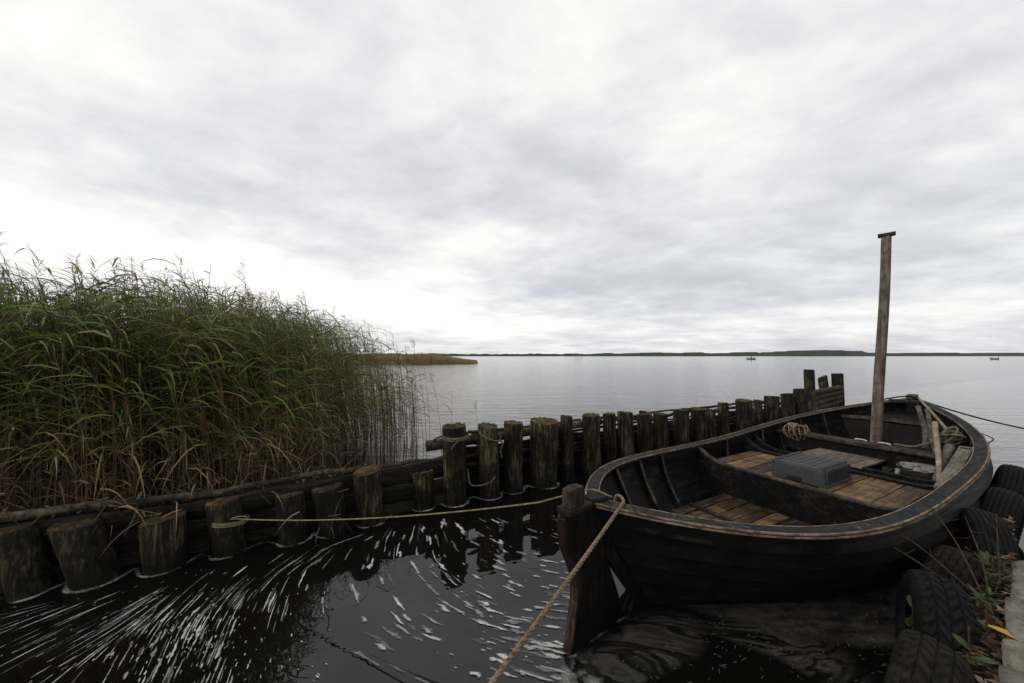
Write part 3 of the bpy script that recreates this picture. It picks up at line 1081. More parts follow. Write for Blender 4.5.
# transverse frames of the fish well, sweeping up to the gunwale at each side
def frame(name, s, th, zc_, mats, edge_name, knee=.34, low=.02):
    hbg = hb(s, zg(s / L) - .03) - .03
    zs_ = zg(s / L) - .03
    cols = []
    n = 46
    for i in range(n + 1):
        y = -hbg + 2 * hbg * i / n
        d = (hbg - abs(y)) / knee
        zt = zc_ + (zs_ - zc_) * max(0, 1 - d) ** 2.2
        lo, hi = low, zs_
        if hb(s, low) - .02 < abs(y):
            for _ in range(20):
                mid = (lo + hi) / 2
                if hb(s, mid) - .02 < abs(y):
                    lo = mid
                else:
                    hi = mid
            zb = min(hi, zt - .01)
        else:
            zb = low
        cols.append((y, zb, zt))
    b = MB()
    vs = []
    for (y, zb, zt) in cols:
        vs += [(s - th, y, zb), (s + th, y, zb), (s + th, y, zt), (s - th, y, zt)]
    b.add(vs, [(i * 4 + j, (i + 1) * 4 + j, (i + 1) * 4 + (j + 1) % 4, i * 4 + (j + 1) % 4) for i in range(n) for j in range(4)])
    o = b.build(name, mats[0], boat)
    b = MB()
    b.strip([(s, y, zt + .008) for (y, zb, zt) in cols], (th + .006, .009), lambda i, t: Vector((1, 0, 0)))
    b.build(edge_name, mats[1], boat)
    return o


frame('aft_bulkhead', 2.31, .020, .452, (M['tar_in'], M['worn_dim']), 'bulkhead_cap')
frame('well_beam', 3.21, .030, .455, (M['tar_in'], M['tar_in']), 'beam_cap', .30, .05)
frame('well_frame', 3.40, .018, .46, (M['tar_in'], M['tar_in']), 'frame_cap', .30, .05)

# deck boards over the fish well, fore and aft
y = -.80
kinds = ['deck_dark', 'deck', 'deck_orange', 'deck', 'deck_dark', 'deck_dark', 'deck', 'deck_dark', 'deck_orange', 'deck', 'deck_dark', 'deck']
wids = [.13, .15, .24, .10, .15, .16, .12, .15, .21, .13, .13, .12]
i = 0
while y < .79 and i < len(wids):
    w = wids[i]
    ym = max(abs(y), abs(y + w))
    s0, s1 = 2.34, 3.175
    if hb(2.34, .45) - .03 < ym:
        while s0 < 3 and hb(s0, .45) - .03 < ym:
            s0 += .02
    if s1 - s0 > .2:
        b = MB()
        b.box(((s0 + s1) / 2, y + w / 2, .437 + R.uniform(-.003, .003)), ((s1 - s0) / 2, w / 2 - .005, .014))
        b.build('deck_board', M[kinds[i]], boat, bevel=.003)
    y += w
    i += 1

# floor boards, aft and fore
for (sa, sb, zf) in ((.62, 2.375, .150), (3.43, 4.95, .30)):
    y = -.62
    while y < .62:
        w = R.uniform(.09, .15)
        ym = max(abs(y), abs(y + w))
        s0, s1 = sa, sb
        while s0 < sb and hb(s0, zf) - .03 < ym:
            s0 += .03
        while s1 > sa and hb(s1, zf) - .03 < ym:
            s1 -= .03
        if s1 - s0 > .6:
            b = MB()
            cuts = [s0] + sorted(R.uniform(s0 + .1, s1 - .05) for _ in range(1 if s1 - s0 > .7 else 0)) + [s1]
            for c0, c1 in zip(cuts, cuts[1:]):
                b.box(((c0 + c1) / 2, y + w / 2, zf + R.uniform(-.006, .006)), ((c1 - c0) / 2 - .004, w / 2 - .006, .012), None, 0 if R.random() < .6 else 1)
            b.build('floor_board', [M['floor'], M['deck' if sa < 1 and R.random() < .4 else 'deck_dark']], boat, bevel=.003)
        y += w
b = MB()
b.box((1.72, 0, .172), (.02, .55, .012))
b.build('floor_batten', M['deck_dark'], boat)
# small iron pin standing on the aft floor
b = MB()
b.tube([(2.22, -.36, .16), (2.22, -.36, .27)], .012, 8)
b.build('floor_pin', M['tub'], boat)

# thwart carrying the mast, and its knees
w = hb(4.0, .60) - .03
b = MB()
b.box((3.98, 0, .605), (.095, w, .019))
b.build('thwart', M['deck_dark'], boat, bevel=.005)
b = MB()
b.strip([(3.883, -w, .617), (3.883, w, .617)], (.004, .013), lambda i, t: Vector((1, 0, 0)))
b.build('thwart_edge', M['worn_dim'], boat)
b = MB()
b.box((3.93, 0, .50), (.02, w * .98, .085))
b.build('thwart_riser', M['tar_in'], boat)

# mast: squared timber, slightly raked, with a cross cap
mast = empty('mast')
mast.parent = boat
mast.location = (4.16, -.045, .31)
b = MB()
HM = 2.67
lean = Vector((.10, -.155, HM))
vs = []
for i in range(15):
    t = i / 14
    c = lean * t + Vector((.006 * sin(t * 9), .006 * sin(t * 7), 0))
    h_ = .042 - .006 * t
    for q, (x, yy) in enumerate(((-1, -1), (1, -1), (1, 1), (-1, 1))):
        for (cx, cy) in (((.75, 1), (1, .75)) if q in (0, 2) else ((1, .75), (.75, 1))):
            vs.append(c + Vector((x * h_ * cx, yy * h_ * cy, 0)))
# order each ring by angle
ringn = 8
out_v = []
for i in range(15):
    ring = vs[i * 8:(i + 1) * 8]
    cc = sum(ring, Vector()) / 8
    ring.sort(key=lambda p: atan2(p.y - cc.y, p.x - cc.x))
    out_v += ring
fs = [(i * 8 + j, i * 8 + (j + 1) % 8, (i + 1) * 8 + (j + 1) % 8, (i + 1) * 8 + j) for i in range(14) for j in range(8)]
fs += [tuple(reversed(range(8))), tuple(14 * 8 + j for j in range(8))]
b.add(out_v, fs)
b.build('mast_pole', M['mast'], mast)
b = MB()
b.box(lean + Vector((0, 0, .014)), (.044, .070, .016), Matrix.Rotation(radians(14), 3, 'Z'))
b.build('mast_cap', M['rudder_worn'], mast, bevel=.004)
for yy in (-.16, .03):
    b = MB()
    b.tube(spline([(4.04, yy - .05, .626), (4.045, yy - .04, .636), (4.05, yy + .03, .638), (4.05, yy + .05, .626)]), .009, 8)
    b.build('mast_clamp', M['metal'], boat)

# bow locker: bulkhead and foredeck
SB = 4.98
b = MB()
cols = []
for i in range(21):
    wy = hb(SB, .74) - .03
    yy = -wy + 2 * wy * i / 20
    zb = .12
    for zt_ in np.linspace(.12, .7, 25):
        if hb(SB, float(zt_)) - .02 >= abs(yy):
            zb = float(zt_)
            break
    cols.append((yy, zb))
vs = []
for yy, zb in cols:
    vs += [(SB - .012, yy, zb), (SB + .012, yy, zb), (SB + .012, yy, .745), (SB - .012, yy, .745)]
b.add(vs, [(i * 4 + j, (i + 1) * 4 + j, (i + 1) * 4 + (j + 1) % 4, i * 4 + (j + 1) % 4) for i in range(20) for j in range(4)])
b.build('bow_bulkhead', M['tar'], boat)
b = MB()
vs = []
ns = 14
for i in range(ns + 1):
    s = SB - .03 + (5.60 - SB) * i / ns
    z = .765 + .07 * (i / ns)
    wy = max(.01, hb(s, z) - .03)
    for q in (-1, -.5, 0, .5, 1):
        vs.append((s, wy * q, z + .02 * (1 - q * q)))
b.add(vs, [(i * 5 + j, (i + 1) * 5 + j, (i + 1) * 5 + j + 1, i * 5 + j + 1) for i in range(ns) for j in range(4)])
o = b.build('foredeck', M['tar_in'], boat)
sm_ = o.modifiers.new('thick', 'SOLIDIFY')
sm_.thickness = .025
b = MB()
wy = hb(SB, .77) - .03
b.strip([(SB - .035, -wy, .765), (SB - .035, -wy * .5, .78), (SB - .035, 0, .785), (SB - .035, wy * .5, .78), (SB - .035, wy, .765)], (.008, .02), lambda i, t: Vector((1, 0, 0)))
b.build('foredeck_edge', M['worn_dim'], boat)
# white gull droppings on the foredeck
for (s, y, r) in ((5.12, .18, .022), (5.10, .13, .014), (5.2, .05, .03), (5.16, .0, .018), (5.18, -.16, .02), (5.3, .1, .014)):
    z = .765 + .07 * (s - SB + .03) / (5.6 - SB) + .017
    b = MB()
    k = 9
    vs = [(s, y, z + .004)]
    for j in range(k):
        a = 2 * pi * j / k
        q = r * R.uniform(.5, 1.3)
        vs.append((s + cos(a) * q, y + sin(a) * q * 1.5, z + .001))
    b.add(vs, [(0, 1 + j, 1 + (j + 1) % k) for j in range(k)])
    b.build('bird_dropping', M['foam'], boat)
# crossbar timber under the stem top
b = MB()
b.box((5.50, 0, .985), (.045, .16, .02))
b.build('breasthook', M['rail'], boat, bevel=.005)


# ================================================================== THINGS LYING IN THE BOAT
def bobj(mb, name, mats, label, cat, group=None, bevel=0.0):
    """a separate thing, modelled in boat coordinates and set down in the boat"""
    o = mb.build(name, mats, None, True, bevel)
    o.location = BO
    o.rotation_euler = (0, 0, BRZ)
    return tag(o, label, cat, group)


# upturned black fish crate
cr = tag(empty('fish_crate', BW(2.71, -.02, .453), BRZ), 'upturned black plastic fish crate with a ribbed rim on the brown well deck', 'crate')
b = MB()
hx, hy, H_ = .275, .215, .150


def rrect(hx, hy, r, k=4):
    pts = []
    for cx, cy, a0 in ((1, 1, 0), (-1, 1, 90), (-1, -1, 180), (1, -1, 270)):
        for i in range(k + 1):
            a = radians(a0 + 90 * i / k)
            pts.append((cx * (hx - r) + cos(a) * r, cy * (hy - r) + sin(a) * r))
    return pts


rings = []
for (z, gx, r) in ((0.0, .0, .025), (.012, .0, .025), (.015, -.008, .025), (H_ * .82, -.018, .03), (H_ * .95, -.024, .03), (H_, -.034, .03)):
    rings.append([(x, y, z) for x, y in rrect(hx + gx, hy + gx, r)])
n = len(rings[0])
vs = [p for r in rings for p in r]
fs = [(i * n + j, i * n + (j + 1) % n, (i + 1) * n + (j + 1) % n, (i + 1) * n + j) for i in range(len(rings) - 1) for j in range(n)]
fs.append(tuple((len(rings) - 1) * n + j for j in range(n)))
b.add(vs, fs, 0, False)
b.build('crate_body', M['crate'], cr)
for side in (-1, 1):
    for i in range(11):
        xx = -hx + .05 + (2 * hx - .10) * i / 10
        b = MB()
        b.box((xx, side * (hy - .013), H_ * .54), (.010, .008, H_ * .40))
        b.build('rib', M['crate'], cr, bevel=.002)
        b = MB()
        b.box((xx, side * (hy - .045), H_ + .004), (.010, .018, .007))
        b.build('rim_tooth', M['crate'], cr, bevel=.002)
b = MB()
b.box((-hx + .002, .02, .022), (.008, .055, .016))
b.build('hand_slot', M['tub'], cr)
b = MB()
for i in range(9):
    for j in range(6):
        b.box((-.18 + i * .045, -.13 + j * .052, H_ + .001), (.016, .018, .003))
b.build('base_grid', M['crate'], cr)

# loose grey board forward of the well
b = MB()
b.box((3.66, .09, .474), (.30, .28, .010), Matrix.Rotation(radians(-2), 3, 'Z'))
bobj(b, 'loose_board', M['grey_wood'], 'square weathered grey board lying just forward of the fish crate', 'board', None, .003)
b = MB()
b.box((3.85, .1, .388), (.035, .28, .074))
bobj(b, 'wooden_block', M['tar_in'], 'dark timber block under the loose grey board', 'block')

# tub with a crumpled sheet over it
tub = tag(empty('black_tub', BW(3.72, -.50, .318), BRZ), 'round black tub covered with a crumpled dull sheet beside the leaning sticks', 'tub')
b = MB()
k = 20
prof = [(.0, .0), (.125, .0), (.15, .05), (.155, .15), (.158, .2), (.150, .2), (.147, .15)]
vs = [(cos(2 * pi * j / k) * r, sin(2 * pi * j / k) * r, z) for (r, z) in prof for j in range(k)]
b.add(vs, [(i * k + j, i * k + (j + 1) % k, (i + 1) * k + (j + 1) % k, (i + 1) * k + j) for i in range(len(prof) - 1) for j in range(k)], 0, True)
b.build('tub_body', M['tub'], tub)
b = MB()
vs = [(0, 0, .215)]
rr_ = random.Random(5)
for q, rad in enumerate((.06, .12, .165)):
    for j in range(k):
        a = 2 * pi * j / k
        rj = rad * (1 + rr_.uniform(-.08, .12))
        vs.append((cos(a) * rj, sin(a) * rj, .212 - (0, .0, .018)[q] + rr_.uniform(-.016, .018)))
fs = [(0, 1 + j, 1 + (j + 1) % k) for j in range(k)]
fs += [(1 + q * k + j, 1 + q * k + (j + 1) % k, 1 + (q + 1) * k + (j + 1) % k, 1 + (q + 1) * k + j) for q in range(2) for j in range(k)]
b.add(vs, fs)
b.build('cover_sheet', M['tin'], tub)
b = MB()
b.tube([(3.56, -.355, .318), (3.55, -.38, .50)], .017, 10)
bobj(b, 'iron_pipe', M['tin'], 'short grey pipe standing upright left of the covered black tub', 'pipe')


# sticks leaning towards the bow on the quay side
def stick(p0, p1, r0, r1, mat, label, name='stick', n=9, wob=.012, cat='stick'):
    p0, p1 = Vector(p0), Vector(p1)
    b = MB()
    ph = R.uniform(0, 6)
    b.tube([p0.lerp(p1, t) + Vector((wob * sin(t * 8 + ph), wob * cos(t * 6 + ph), 0)) for t in np.linspace(0, 1, 14)],
           [(r0 + (r1 - r0) * t) * (1 + R.uniform(-.06, .06)) for t in np.linspace(0, 1, 14)], n)
    return bobj(b, name, mat, label, cat)


stick((4.12, -.455, .625), (4.93, -.235, .985), .026, .024, M['stick_grey'], 'lichen-flecked grey branch leaning on the bow locker, left of a similar one')
stick((4.05, -.53, .60), (4.88, -.295, .96), .024, .021, M['stick_grey'], 'thinner lichen-flecked branch leaning on the bow locker, right of its pair')
stick((3.15, -.72, .43), (4.40, -.46, .88), .018, .022, M['stick_pale'], 'pale barked pole leaning forward beside the canvas roll', wob=.005)
stick((4.62, -.495, .79), (5.5, -.11, 1.045), .015, .013, M['rope_yellow'], 'thin yellow pole running up to the boat bow', wob=.002, name='pole', cat='pole')
stick((3.45, -.63, .43), (4.10, -.60, .70), .028, .036, M['canvas'], 'thick grey canvas roll tied with rope among the leaning sticks', 'canvas_roll', 12, .006, 'roll')
p0, p1 = Vector((3.08, -.742, .512)), Vector((4.02, -.722, .725))
ax = (p1 - p0).normalized()
sd_ = Vector((0, 1, 0)) - ax * ax.y
sd_.normalize()
nn_ = ax.cross(sd_)
rot = Matrix((ax, sd_, nn_)).transposed()
b = MB()
b.box((p0 + p1) / 2, ((p1 - p0).length / 2, .043, .011), rot)
o = bobj(b, 'loose_plank', M['grey_wood'], 'smooth grey plank with a notched end leaning inside the quay-side rail', 'plank', None, .003)
b = MB()
b.box(p1 - ax * .05 + nn_ * .013, (.012, .030, .003), rot)
nt = b.build('notch', M['tub'], o)

# coil of rope hanging over the thwart end
b = MB()
for q in range(11):
    pts = []
    c = Vector((3.93 + R.uniform(-.05, .06), .60 + .016 * q - .09, .60))
    rx, rz = R.uniform(.055, .095), R.uniform(.075, .105)
    yaw = R.uniform(-.5, .5)
    for j in range(25):
        a = 2 * pi * j / 24
        dx, dz = sin(a) * rx, cos(a) * rz
        pts.append(c + Vector((dx * cos(yaw), dx * sin(yaw) + .02 * sin(a * 2 + q), dz + .02)))
    b.tube(pts, .0062, 7, cap=False)
for q in range(6):
    pts = []
    for j in range(20):
        a = 2 * pi * j / 19
        pts.append(Vector((3.95 + cos(a) * .045, .60 + .016 * q, .69 + sin(a) * .035)))
    b.tube(pts, .010, 7)
bobj(b, 'rope_coil', M['rope'], 'tan rope coil hung over the far end of the mast thwart', 'rope coil')
# rope tangle by the sticks
b = MB()
for q in range(6):
    c = Vector((4.30 + R.uniform(-.04, .04), -.56 + R.uniform(-.03, .03), .765 + R.uniform(-.03, .03)))
    u1 = Vector((R.uniform(-1, 1), R.uniform(-1, 1), R.uniform(-.3, .3))).normalized()
    u2 = u1.cross(Vector((0, 1, .3))).normalized()
    rr_ = R.uniform(.06, .10)
    b.tube([c + u1 * cos(2 * pi * j / 22) * rr_ + u2 * sin(2 * pi * j / 22) * rr_ for j in range(23)], .010, 7, cap=False)
b.tube(spline([(4.2, -.52, .72), (4.1, -.45, .69), (3.98, -.38, .66), (4.0, -.25, .655)]), .011, 7)
bobj(b, 'rope_tangle', M['rope_old'], 'tangled grey rope hung above the canvas roll inside the bow', 'rope')
# short stub of rope over the near bow rail
b = MB()
b.tube(spline([BW(4.6, -.66, .80), BW(4.62, -.73, .79), BW(4.62, -.79, .755), BW(4.60, -.77, .72), BW(4.61, -.76, .70)]), .005, 6)
tag(b.build('rope_end', M['rope_dark']), 'short dark rope end curling out over the quay-side bow rail', 'rope')

# ================================================================== MOORING ROPES


def strand_rope(b, pts, r, twist=38.0, n=6):
    """three-strand laid rope along pts"""
    pts = [Vector(p) for p in pts]
    d = [0]
    for p, q in zip(pts, pts[1:]):
        d.append(d[-1] + (q - p).length)
    m = max(8, int(d[-1] / .012))
    fine = []
    for i in range(m + 1):
        x = d[-1] * i / m
        j = max(k for k in range(len(d)) if d[k] <= x + 1e-9)
        j = min(j, len(pts) - 2)
        fine.append(pts[j].lerp(pts[j + 1], (x - d[j]) / max(1e-9, d[j + 1] - d[j])))
    for q in range(3):
        sp = []
        for i, p in enumerate(fine):
            t = (fine[min(i + 1, m)] - fine[max(i - 1, 0)]).normalized()
            u = t.cross(Vector((0, 0, 1)) if abs(t.z) < .9 else Vector((1, 0, 0))).normalized()
            w = t.cross(u)
            a = d[-1] * i / m * twist + q * 2.094
            sp.append(p + (u * cos(a) + w * sin(a)) * r * .52)
        b.tube(sp, r * .56, n)


def sag(p0, p1, s, n=24):
    p0, p1 = Vector(p0), Vector(p1)
    return [p0.lerp(p1, i / n) - Vector((0, 0, s * 4 * (i / n) * (1 - i / n))) for i in range(n + 1)]


# pale line from the stern across to the low pile
c3, r3_, t3 = PILE_AT[3]
b = MB()
tie = c3 + Vector((r3_ * .9, -r3_ * .55, .285))
stern = BW(-.02, .03, .80)
line = sag(tie, BW(-.28, .10, .745), .045, 20)
line = line + spline([BW(-.28, .10, .745), BW(-.10, .09, .755), BW(.0, .07, .770), BW(.09, .04, .772), BW(.15, -.05, .748)], 6)[1:]
strand_rope(b, line, .0048, 110)
ring = ring_rope(c3, r3_ * 1.06, .26, (0, -.02), 24, .005, 3)
b.tube(ring, .005, 6)
b.tube(spline([tie, tie + Vector((-.03, -.03, .01)), tie + Vector((.03, -.025, .03)), tie + Vector((.09, -.02, .03))]), .0045, 6)
tag(b.build('mooring_line', M['rope_yellow']), 'thin pale yellow mooring line stretched from the boat stern to a low pile', 'rope')
# thick laid rope from the stern down to the quay by the camera
b = MB()
endp = Vector((-1.42, -.62, .43))
strand_rope(b, sag(BW(.19, -.105, .735), endp, .07, 30), .0100, 85, 7)
b.tube(spline([BW(.19, -.105, .735), BW(.21, -.06, .742), BW(.23, .0, .72), BW(.23, .02, .64)]), .0095, 8)
tag(b.build('mooring_rope', M['rope']), 'thick tan twisted mooring rope running down from the boat stern', 'rope')
# dark bow line over to the quay further on
b = MB()
b.tube(sag(BW(5.60, -.03, 1.04), Vector((8.1, 4.6, .46)), .10, 30), .010, 7)
b.tube(spline([BW(5.62, -.06, 1.03), BW(5.60, 0, 1.05), BW(5.52, .08, 1.04), BW(5.40, .22, .99), BW(5.30, .27, .955)]), .009, 7)
tag(b.build('bow_line', M['rope_dark']), 'thin dark line stretched from the boat bow out to the right', 'rope')
# knot on the bow
b = MB()
for q in range(4):
    b.tube(ring_rope(BW(5.64, .0, 0), .028, 1.036 + q * .008, (.01, .008), 14, .007, 1), .007, 6)
tag(b.build('bow_knot', M['rope_old']), 'small yellowish rope knot on top of the boat bow', 'rope')
# dark sunken line
b = MB()
p0, p1 = Vector((-1.42, 2.18, -.02)), Vector((-.25, 1.685, .012))
p2 = Vector((1.30, 1.03, .44))
b.tube(spline([p0, p0.lerp(p1, .5) + Vector((0, 0, -.004)), p1, Vector((.55, 1.36, .17)), p2, Vector((1.45, .98, .43))], 8), .0075, 7)
tag(b.build('sunken_line', M['rope_dark']), 'dark line rising out of the foamy water at lower left', 'rope')


# ================================================================== TYRES
def tyre(center, axis, R0, width, style, label, mat, roll=0.0):
    """tyre whose wheel axis is `axis`"""
    t = empty('tyre', center)
    tag(t, label, 'tyre', 'old tyres hung along the quay as fenders')
    ax = Vector(axis).normalized()
    t.rotation_mode = 'QUATERNION'
    t.rotation_quaternion = ax.to_track_quat('X', 'Z')
    w = width / 2
    # cross-section (x along axis, r)
    NA = 264
    tread_x = np.linspace(-w * .86, w * .86, 33)
    b = MB()
    vs = []
    for i in range(NA):
        a = 2 * pi * i / NA + roll
        for j, x in enumerate(tread_x):
            crown = R0 - .030 * abs(x / w) ** 2.4
            g = 0.0
            i2 = i % 264
            if style == 'block':
                if j in (8, 16, 24):
                    g = .009
                elif j < 4 or j > 28:
                    g = .007 if (i2 % 6) < 2 else 0
                else:
                    zz = (i2 + (3 if (j // 8) % 2 else 0) + (j % 8 if (j // 8) % 2 else 8 - j % 8)) % 8
                    g = .008 if zz < 2 else 0
            elif style == 'zig':
                if (j + (1 if (i2 % 8) < 4 else 0)) % 6 == 3:
                    g = .009
                elif (i2 + 2 * j) % 6 < 1:
                    g = .006
            else:
                if j % 5 == 2:
                    g = .006
            r = crown - g
            vs.append((x, cos(a) * r, sin(a) * r))
    n = len(tread_x)
    b.add(vs, [(i * n + j, ((i + 1) % NA) * n + j, ((i + 1) % NA) * n + j + 1, i * n + j + 1) for i in range(NA) for j in range(n - 1)])
    b.build('tread', mat, t)
    for side in (-1, 1):
        prof = [(w * .86, R0 - .030 * .86 ** 2.4), (w * .97, R0 - .040), (w * 1.04, R0 - .075), (w * 1.02, R0 - .105), (w * .90, R0 - .128), (w * .78, R0 - .135),
                (w * .70, R0 - .130), (w * .72, R0 - .10), (w * .74, R0 - .05), (w * .5, R0 - .026), (0, R0 - .022)]
        k = len(prof)
        NB = 84
        vs = []
        for i in range(NB):
            a = 2 * pi * i / NB
            for (x, r) in prof:
                rib = .0015 * ((i % 2) * 2 - 1) if r > R0 - .09 and x > w * .95 else 0
                vs.append((side * (x + rib), cos(a) * r, sin(a) * r))
        b = MB()
        b.add(vs, [(i * k + j, ((i + 1) % NB) * k + j, ((i + 1) % NB) * k + j + 1, i * k + j + 1) for i in range(NB) for j in range(k - 1)], 0, True)
        b.build('sidewall', mat, t)
    return t


def qaxis(yaw, pitch):
    """axis pointing to the water, turned by yaw about z and pitched"""
    v = QW * cos(radians(yaw)) + QE * sin(radians(yaw))
    return v * cos(radians(pitch)) + Vector((0, 0, sin(radians(pitch))))


tyre(Q(2.12, .205, .19), qaxis(-2, 12), .285, .19, 'block', 'nearest tyre with chunky block tread and a mud-stained shoulder', M['rubber_dusty'])
tyre(Q(2.70, .215, .215), qaxis(-15, 6), .290, .185, 'block', 'black tyre with weeds growing through its open hub', M['rubber'], .02)
tyre(Q(3.26, .225, .195), qaxis(6, 14), .285, .18, 'zig', 'mud-dusted zigzag-tread tyre low between the boat and the upright tyre', M['rubber_dusty'])
tyre(Q(3.98, .115, .25), qaxis(-16, 2), .295, .17, 'groove', 'upright tyre with worn straight grooves against the kerb', M['rubber'])
tyre(Q(4.80, .07, .25), qaxis(5, 10), .29, .19, 'groove', 'smooth wet tyre beyond the upright grooved one at the picture edge', M['rubber'])
tyre(Q(5.42, .03, .33), qaxis(-2, 14), .30, .19, 'groove', 'farthest black tyre at the right edge above the others', M['rubber'])
tyre(Q(4.05, .36, .10), qaxis(25, 40), .24, .16, 'groove', 'half-sunk tyre lying tilted in the water between hull and upright tyre', M['rubber'])

# ================================================================== BANK DETAILS
# leaf litter
b = MB()
RL = random.Random(11)
for i in range(1600):
    e, w = RL.uniform(1.4, 4.6), RL.uniform(-.01, .21)
    z = float(np.interp(w, [0, .02, .10, .18, .27], [.36, .345, .315, .25, .11])) + RL.uniform(.004, .05)
    s = RL.uniform(.008, .026)
    a = RL.uniform(0, 6.28)
    u = Vector((cos(a), sin(a), RL.uniform(-.5, .5))).normalized()
    v = u.cross(Vector((RL.uniform(-.6, .6), RL.uniform(-.6, .6), 1))).normalized()
    nrm = u.cross(v)
    c = Q(e, w, z)
    vs = [c - u * s, c + v * s * .55 + nrm * s * .2, c + u * s * 1.1 + nrm * s * RL.uniform(-.3, .4), c - v * s * .55 + nrm * s * .2]
    b.add(vs, [(0, 1, 2), (0, 2, 3)], 1 if RL.random() < .22 else 0)
kind(b.build('leaf_litter', [M['litter'], M['litter_pale']], fix=False), 'stuff')


def leaf(b, base, d, ln, wd, mat, curl=.3, up=Vector((0, 0, 1))):
    d = d.normalized()
    sdv = d.cross(up)
    if sdv.length < .05:
        sdv = d.cross(Vector((1, 0, 0)))
    sdv.normalize()
    nrm = sdv.cross(d)
    k = 6
    vs = []
    for i in range(k + 1):
        t = i / k
        c = base + d * ln * t - up * (curl * ln * t * t)
        w = wd * sin(pi * (t * .92 + .06)) ** .8
        vs += [c - sdv * w, c + nrm * -.15 * wd, c + sdv * w]
    b.add(vs, [(i * 3 + j, i * 3 + j + 1, (i + 1) * 3 + j + 1, (i + 1) * 3 + j) for i in range(k) for j in range(2)], mat, True)


def weed(base, leaves, label, stem_pts=None):
    t = tag(empty('weed', base), label, 'plant', 'weeds on the quay bank')
    b = MB()
    st = stem_pts or [Vector((0, 0, 0)), Vector((.01, .01, .08)), Vector((.0, .0, .16))]
    b.tube(spline(st, 4), .0035, 5)
    b.build('stem', M['twig'], t)
    b = MB()
    for (p, d, ln, wd, m) in leaves:
        leaf(b, Vector(p), Vector(d), ln, wd, m)
    b.build('foliage', [M['weed_green'], M['weed_yellow']], t, fix=False)
    return t


weed(Q(2.36, .085, .33), [((0, 0, .05), (-.5, -.5, .8), .085, .026, 0), ((0, 0, .04), (.5, -.6, .5), .08, .024, 0), ((.0, .0, .07), (-.2, .6, .7), .07, .02, 0), ((0, 0, .03), (.9, .0, .3), .06, .018, 0)],
     'small broad-leaved green weed between the nearest tyre and the kerb')
weed(Q(2.62, .05, .35), [((0, 0, .06), (.6, -.75, .05), .13, .023, 1), ((0, 0, .05), (-.4, .5, .6), .05, .014, 0)],
     'drooping bright yellow leaf beside the stone kerb')
weed(Q(2.76, .29, .05), [((-.02, .0, .14), (-.1, -.2, 1), .09, .018, 0), ((0, .0, .10), (.3, -.1, 1), .07, .016, 0), ((.0, .0, .24), (.2, .1, 1), .085, .020, 0), ((.0, .0, .04), (-.4, -.1, .8), .07, .015, 0), ((.0, .0, .18), (-.4, -.2, .7), .05, .014, 0)],
     'pale green shoots growing up through the hub of a tyre', [Vector((0, 0, 0)), Vector((.0, .0, .15)), Vector((.01, 0, .28))])
for q, (e, w, lab) in enumerate(((2.95, .06, 'low tangled green weed behind the weed-filled tyre'), (3.25, .05, 'olive grassy tuft against the kerb below the upright tyre'), (3.5, .04, 'dark leafy weed at the foot of the upright grooved tyre'))):
    lv = []
    for i in range(26):
        a = R.uniform(0, 6.28)
        lv.append(((R.uniform(-.05, .05), R.uniform(-.05, .05), R.uniform(0, .07)), (cos(a), sin(a), R.uniform(.3, 1.6)), R.uniform(.04, .11), R.uniform(.004, .012), 0))
    weed(Q(e, w, .33), lv, lab)

# dry twigs sticking out over the tyres
for q, (p0, p1, p2, lab) in enumerate((
        (Q(2.98, .12, .36), Q(2.98, .42, .50), Q(2.84, .66, .545), 'longest bare twig reaching out over the water towards the hull'),
        (Q(3.02, .10, .36), Q(3.05, .30, .52), Q(3.02, .50, .62), 'bare twig arching over the tyres just above the longest one'),
        (Q(3.05, .08, .36), Q(3.15, .16, .55), Q(3.22, .26, .72), 'upright dry twig in front of the dusty zigzag tyre'),
        (Q(3.10, .06, .36), Q(3.20, .09, .52), Q(3.34, .14, .66), 'short dry twig leaning against the upright tyre'),
        (Q(3.2, .03, .36), Q(3.22, .03, .55), Q(3.26, .03, .74), 'thin reddish twig rising beside the stone kerb'))):
    b = MB()
    pts = spline([p0, p1, p2], 7)
    b.tube(pts, [.0048 - .0032 * i / (len(pts) - 1) for i in range(len(pts))], 5)
    for i in (5, 8, 11):
        d = Vector((R.uniform(-1, 1), R.uniform(-1, 1), R.uniform(.1, .8))).normalized() * R.uniform(.04, .10)
        b.tube([pts[i], pts[i] + d * .6, pts[i] + d + Vector((0, 0, .01))], [.002, .0016, .001], 4)
    tag(b.build('twig', M['twig']), lab, 'twig', 'dry twigs among the tyres')

# ================================================================== FAR BOATS AND STAKES


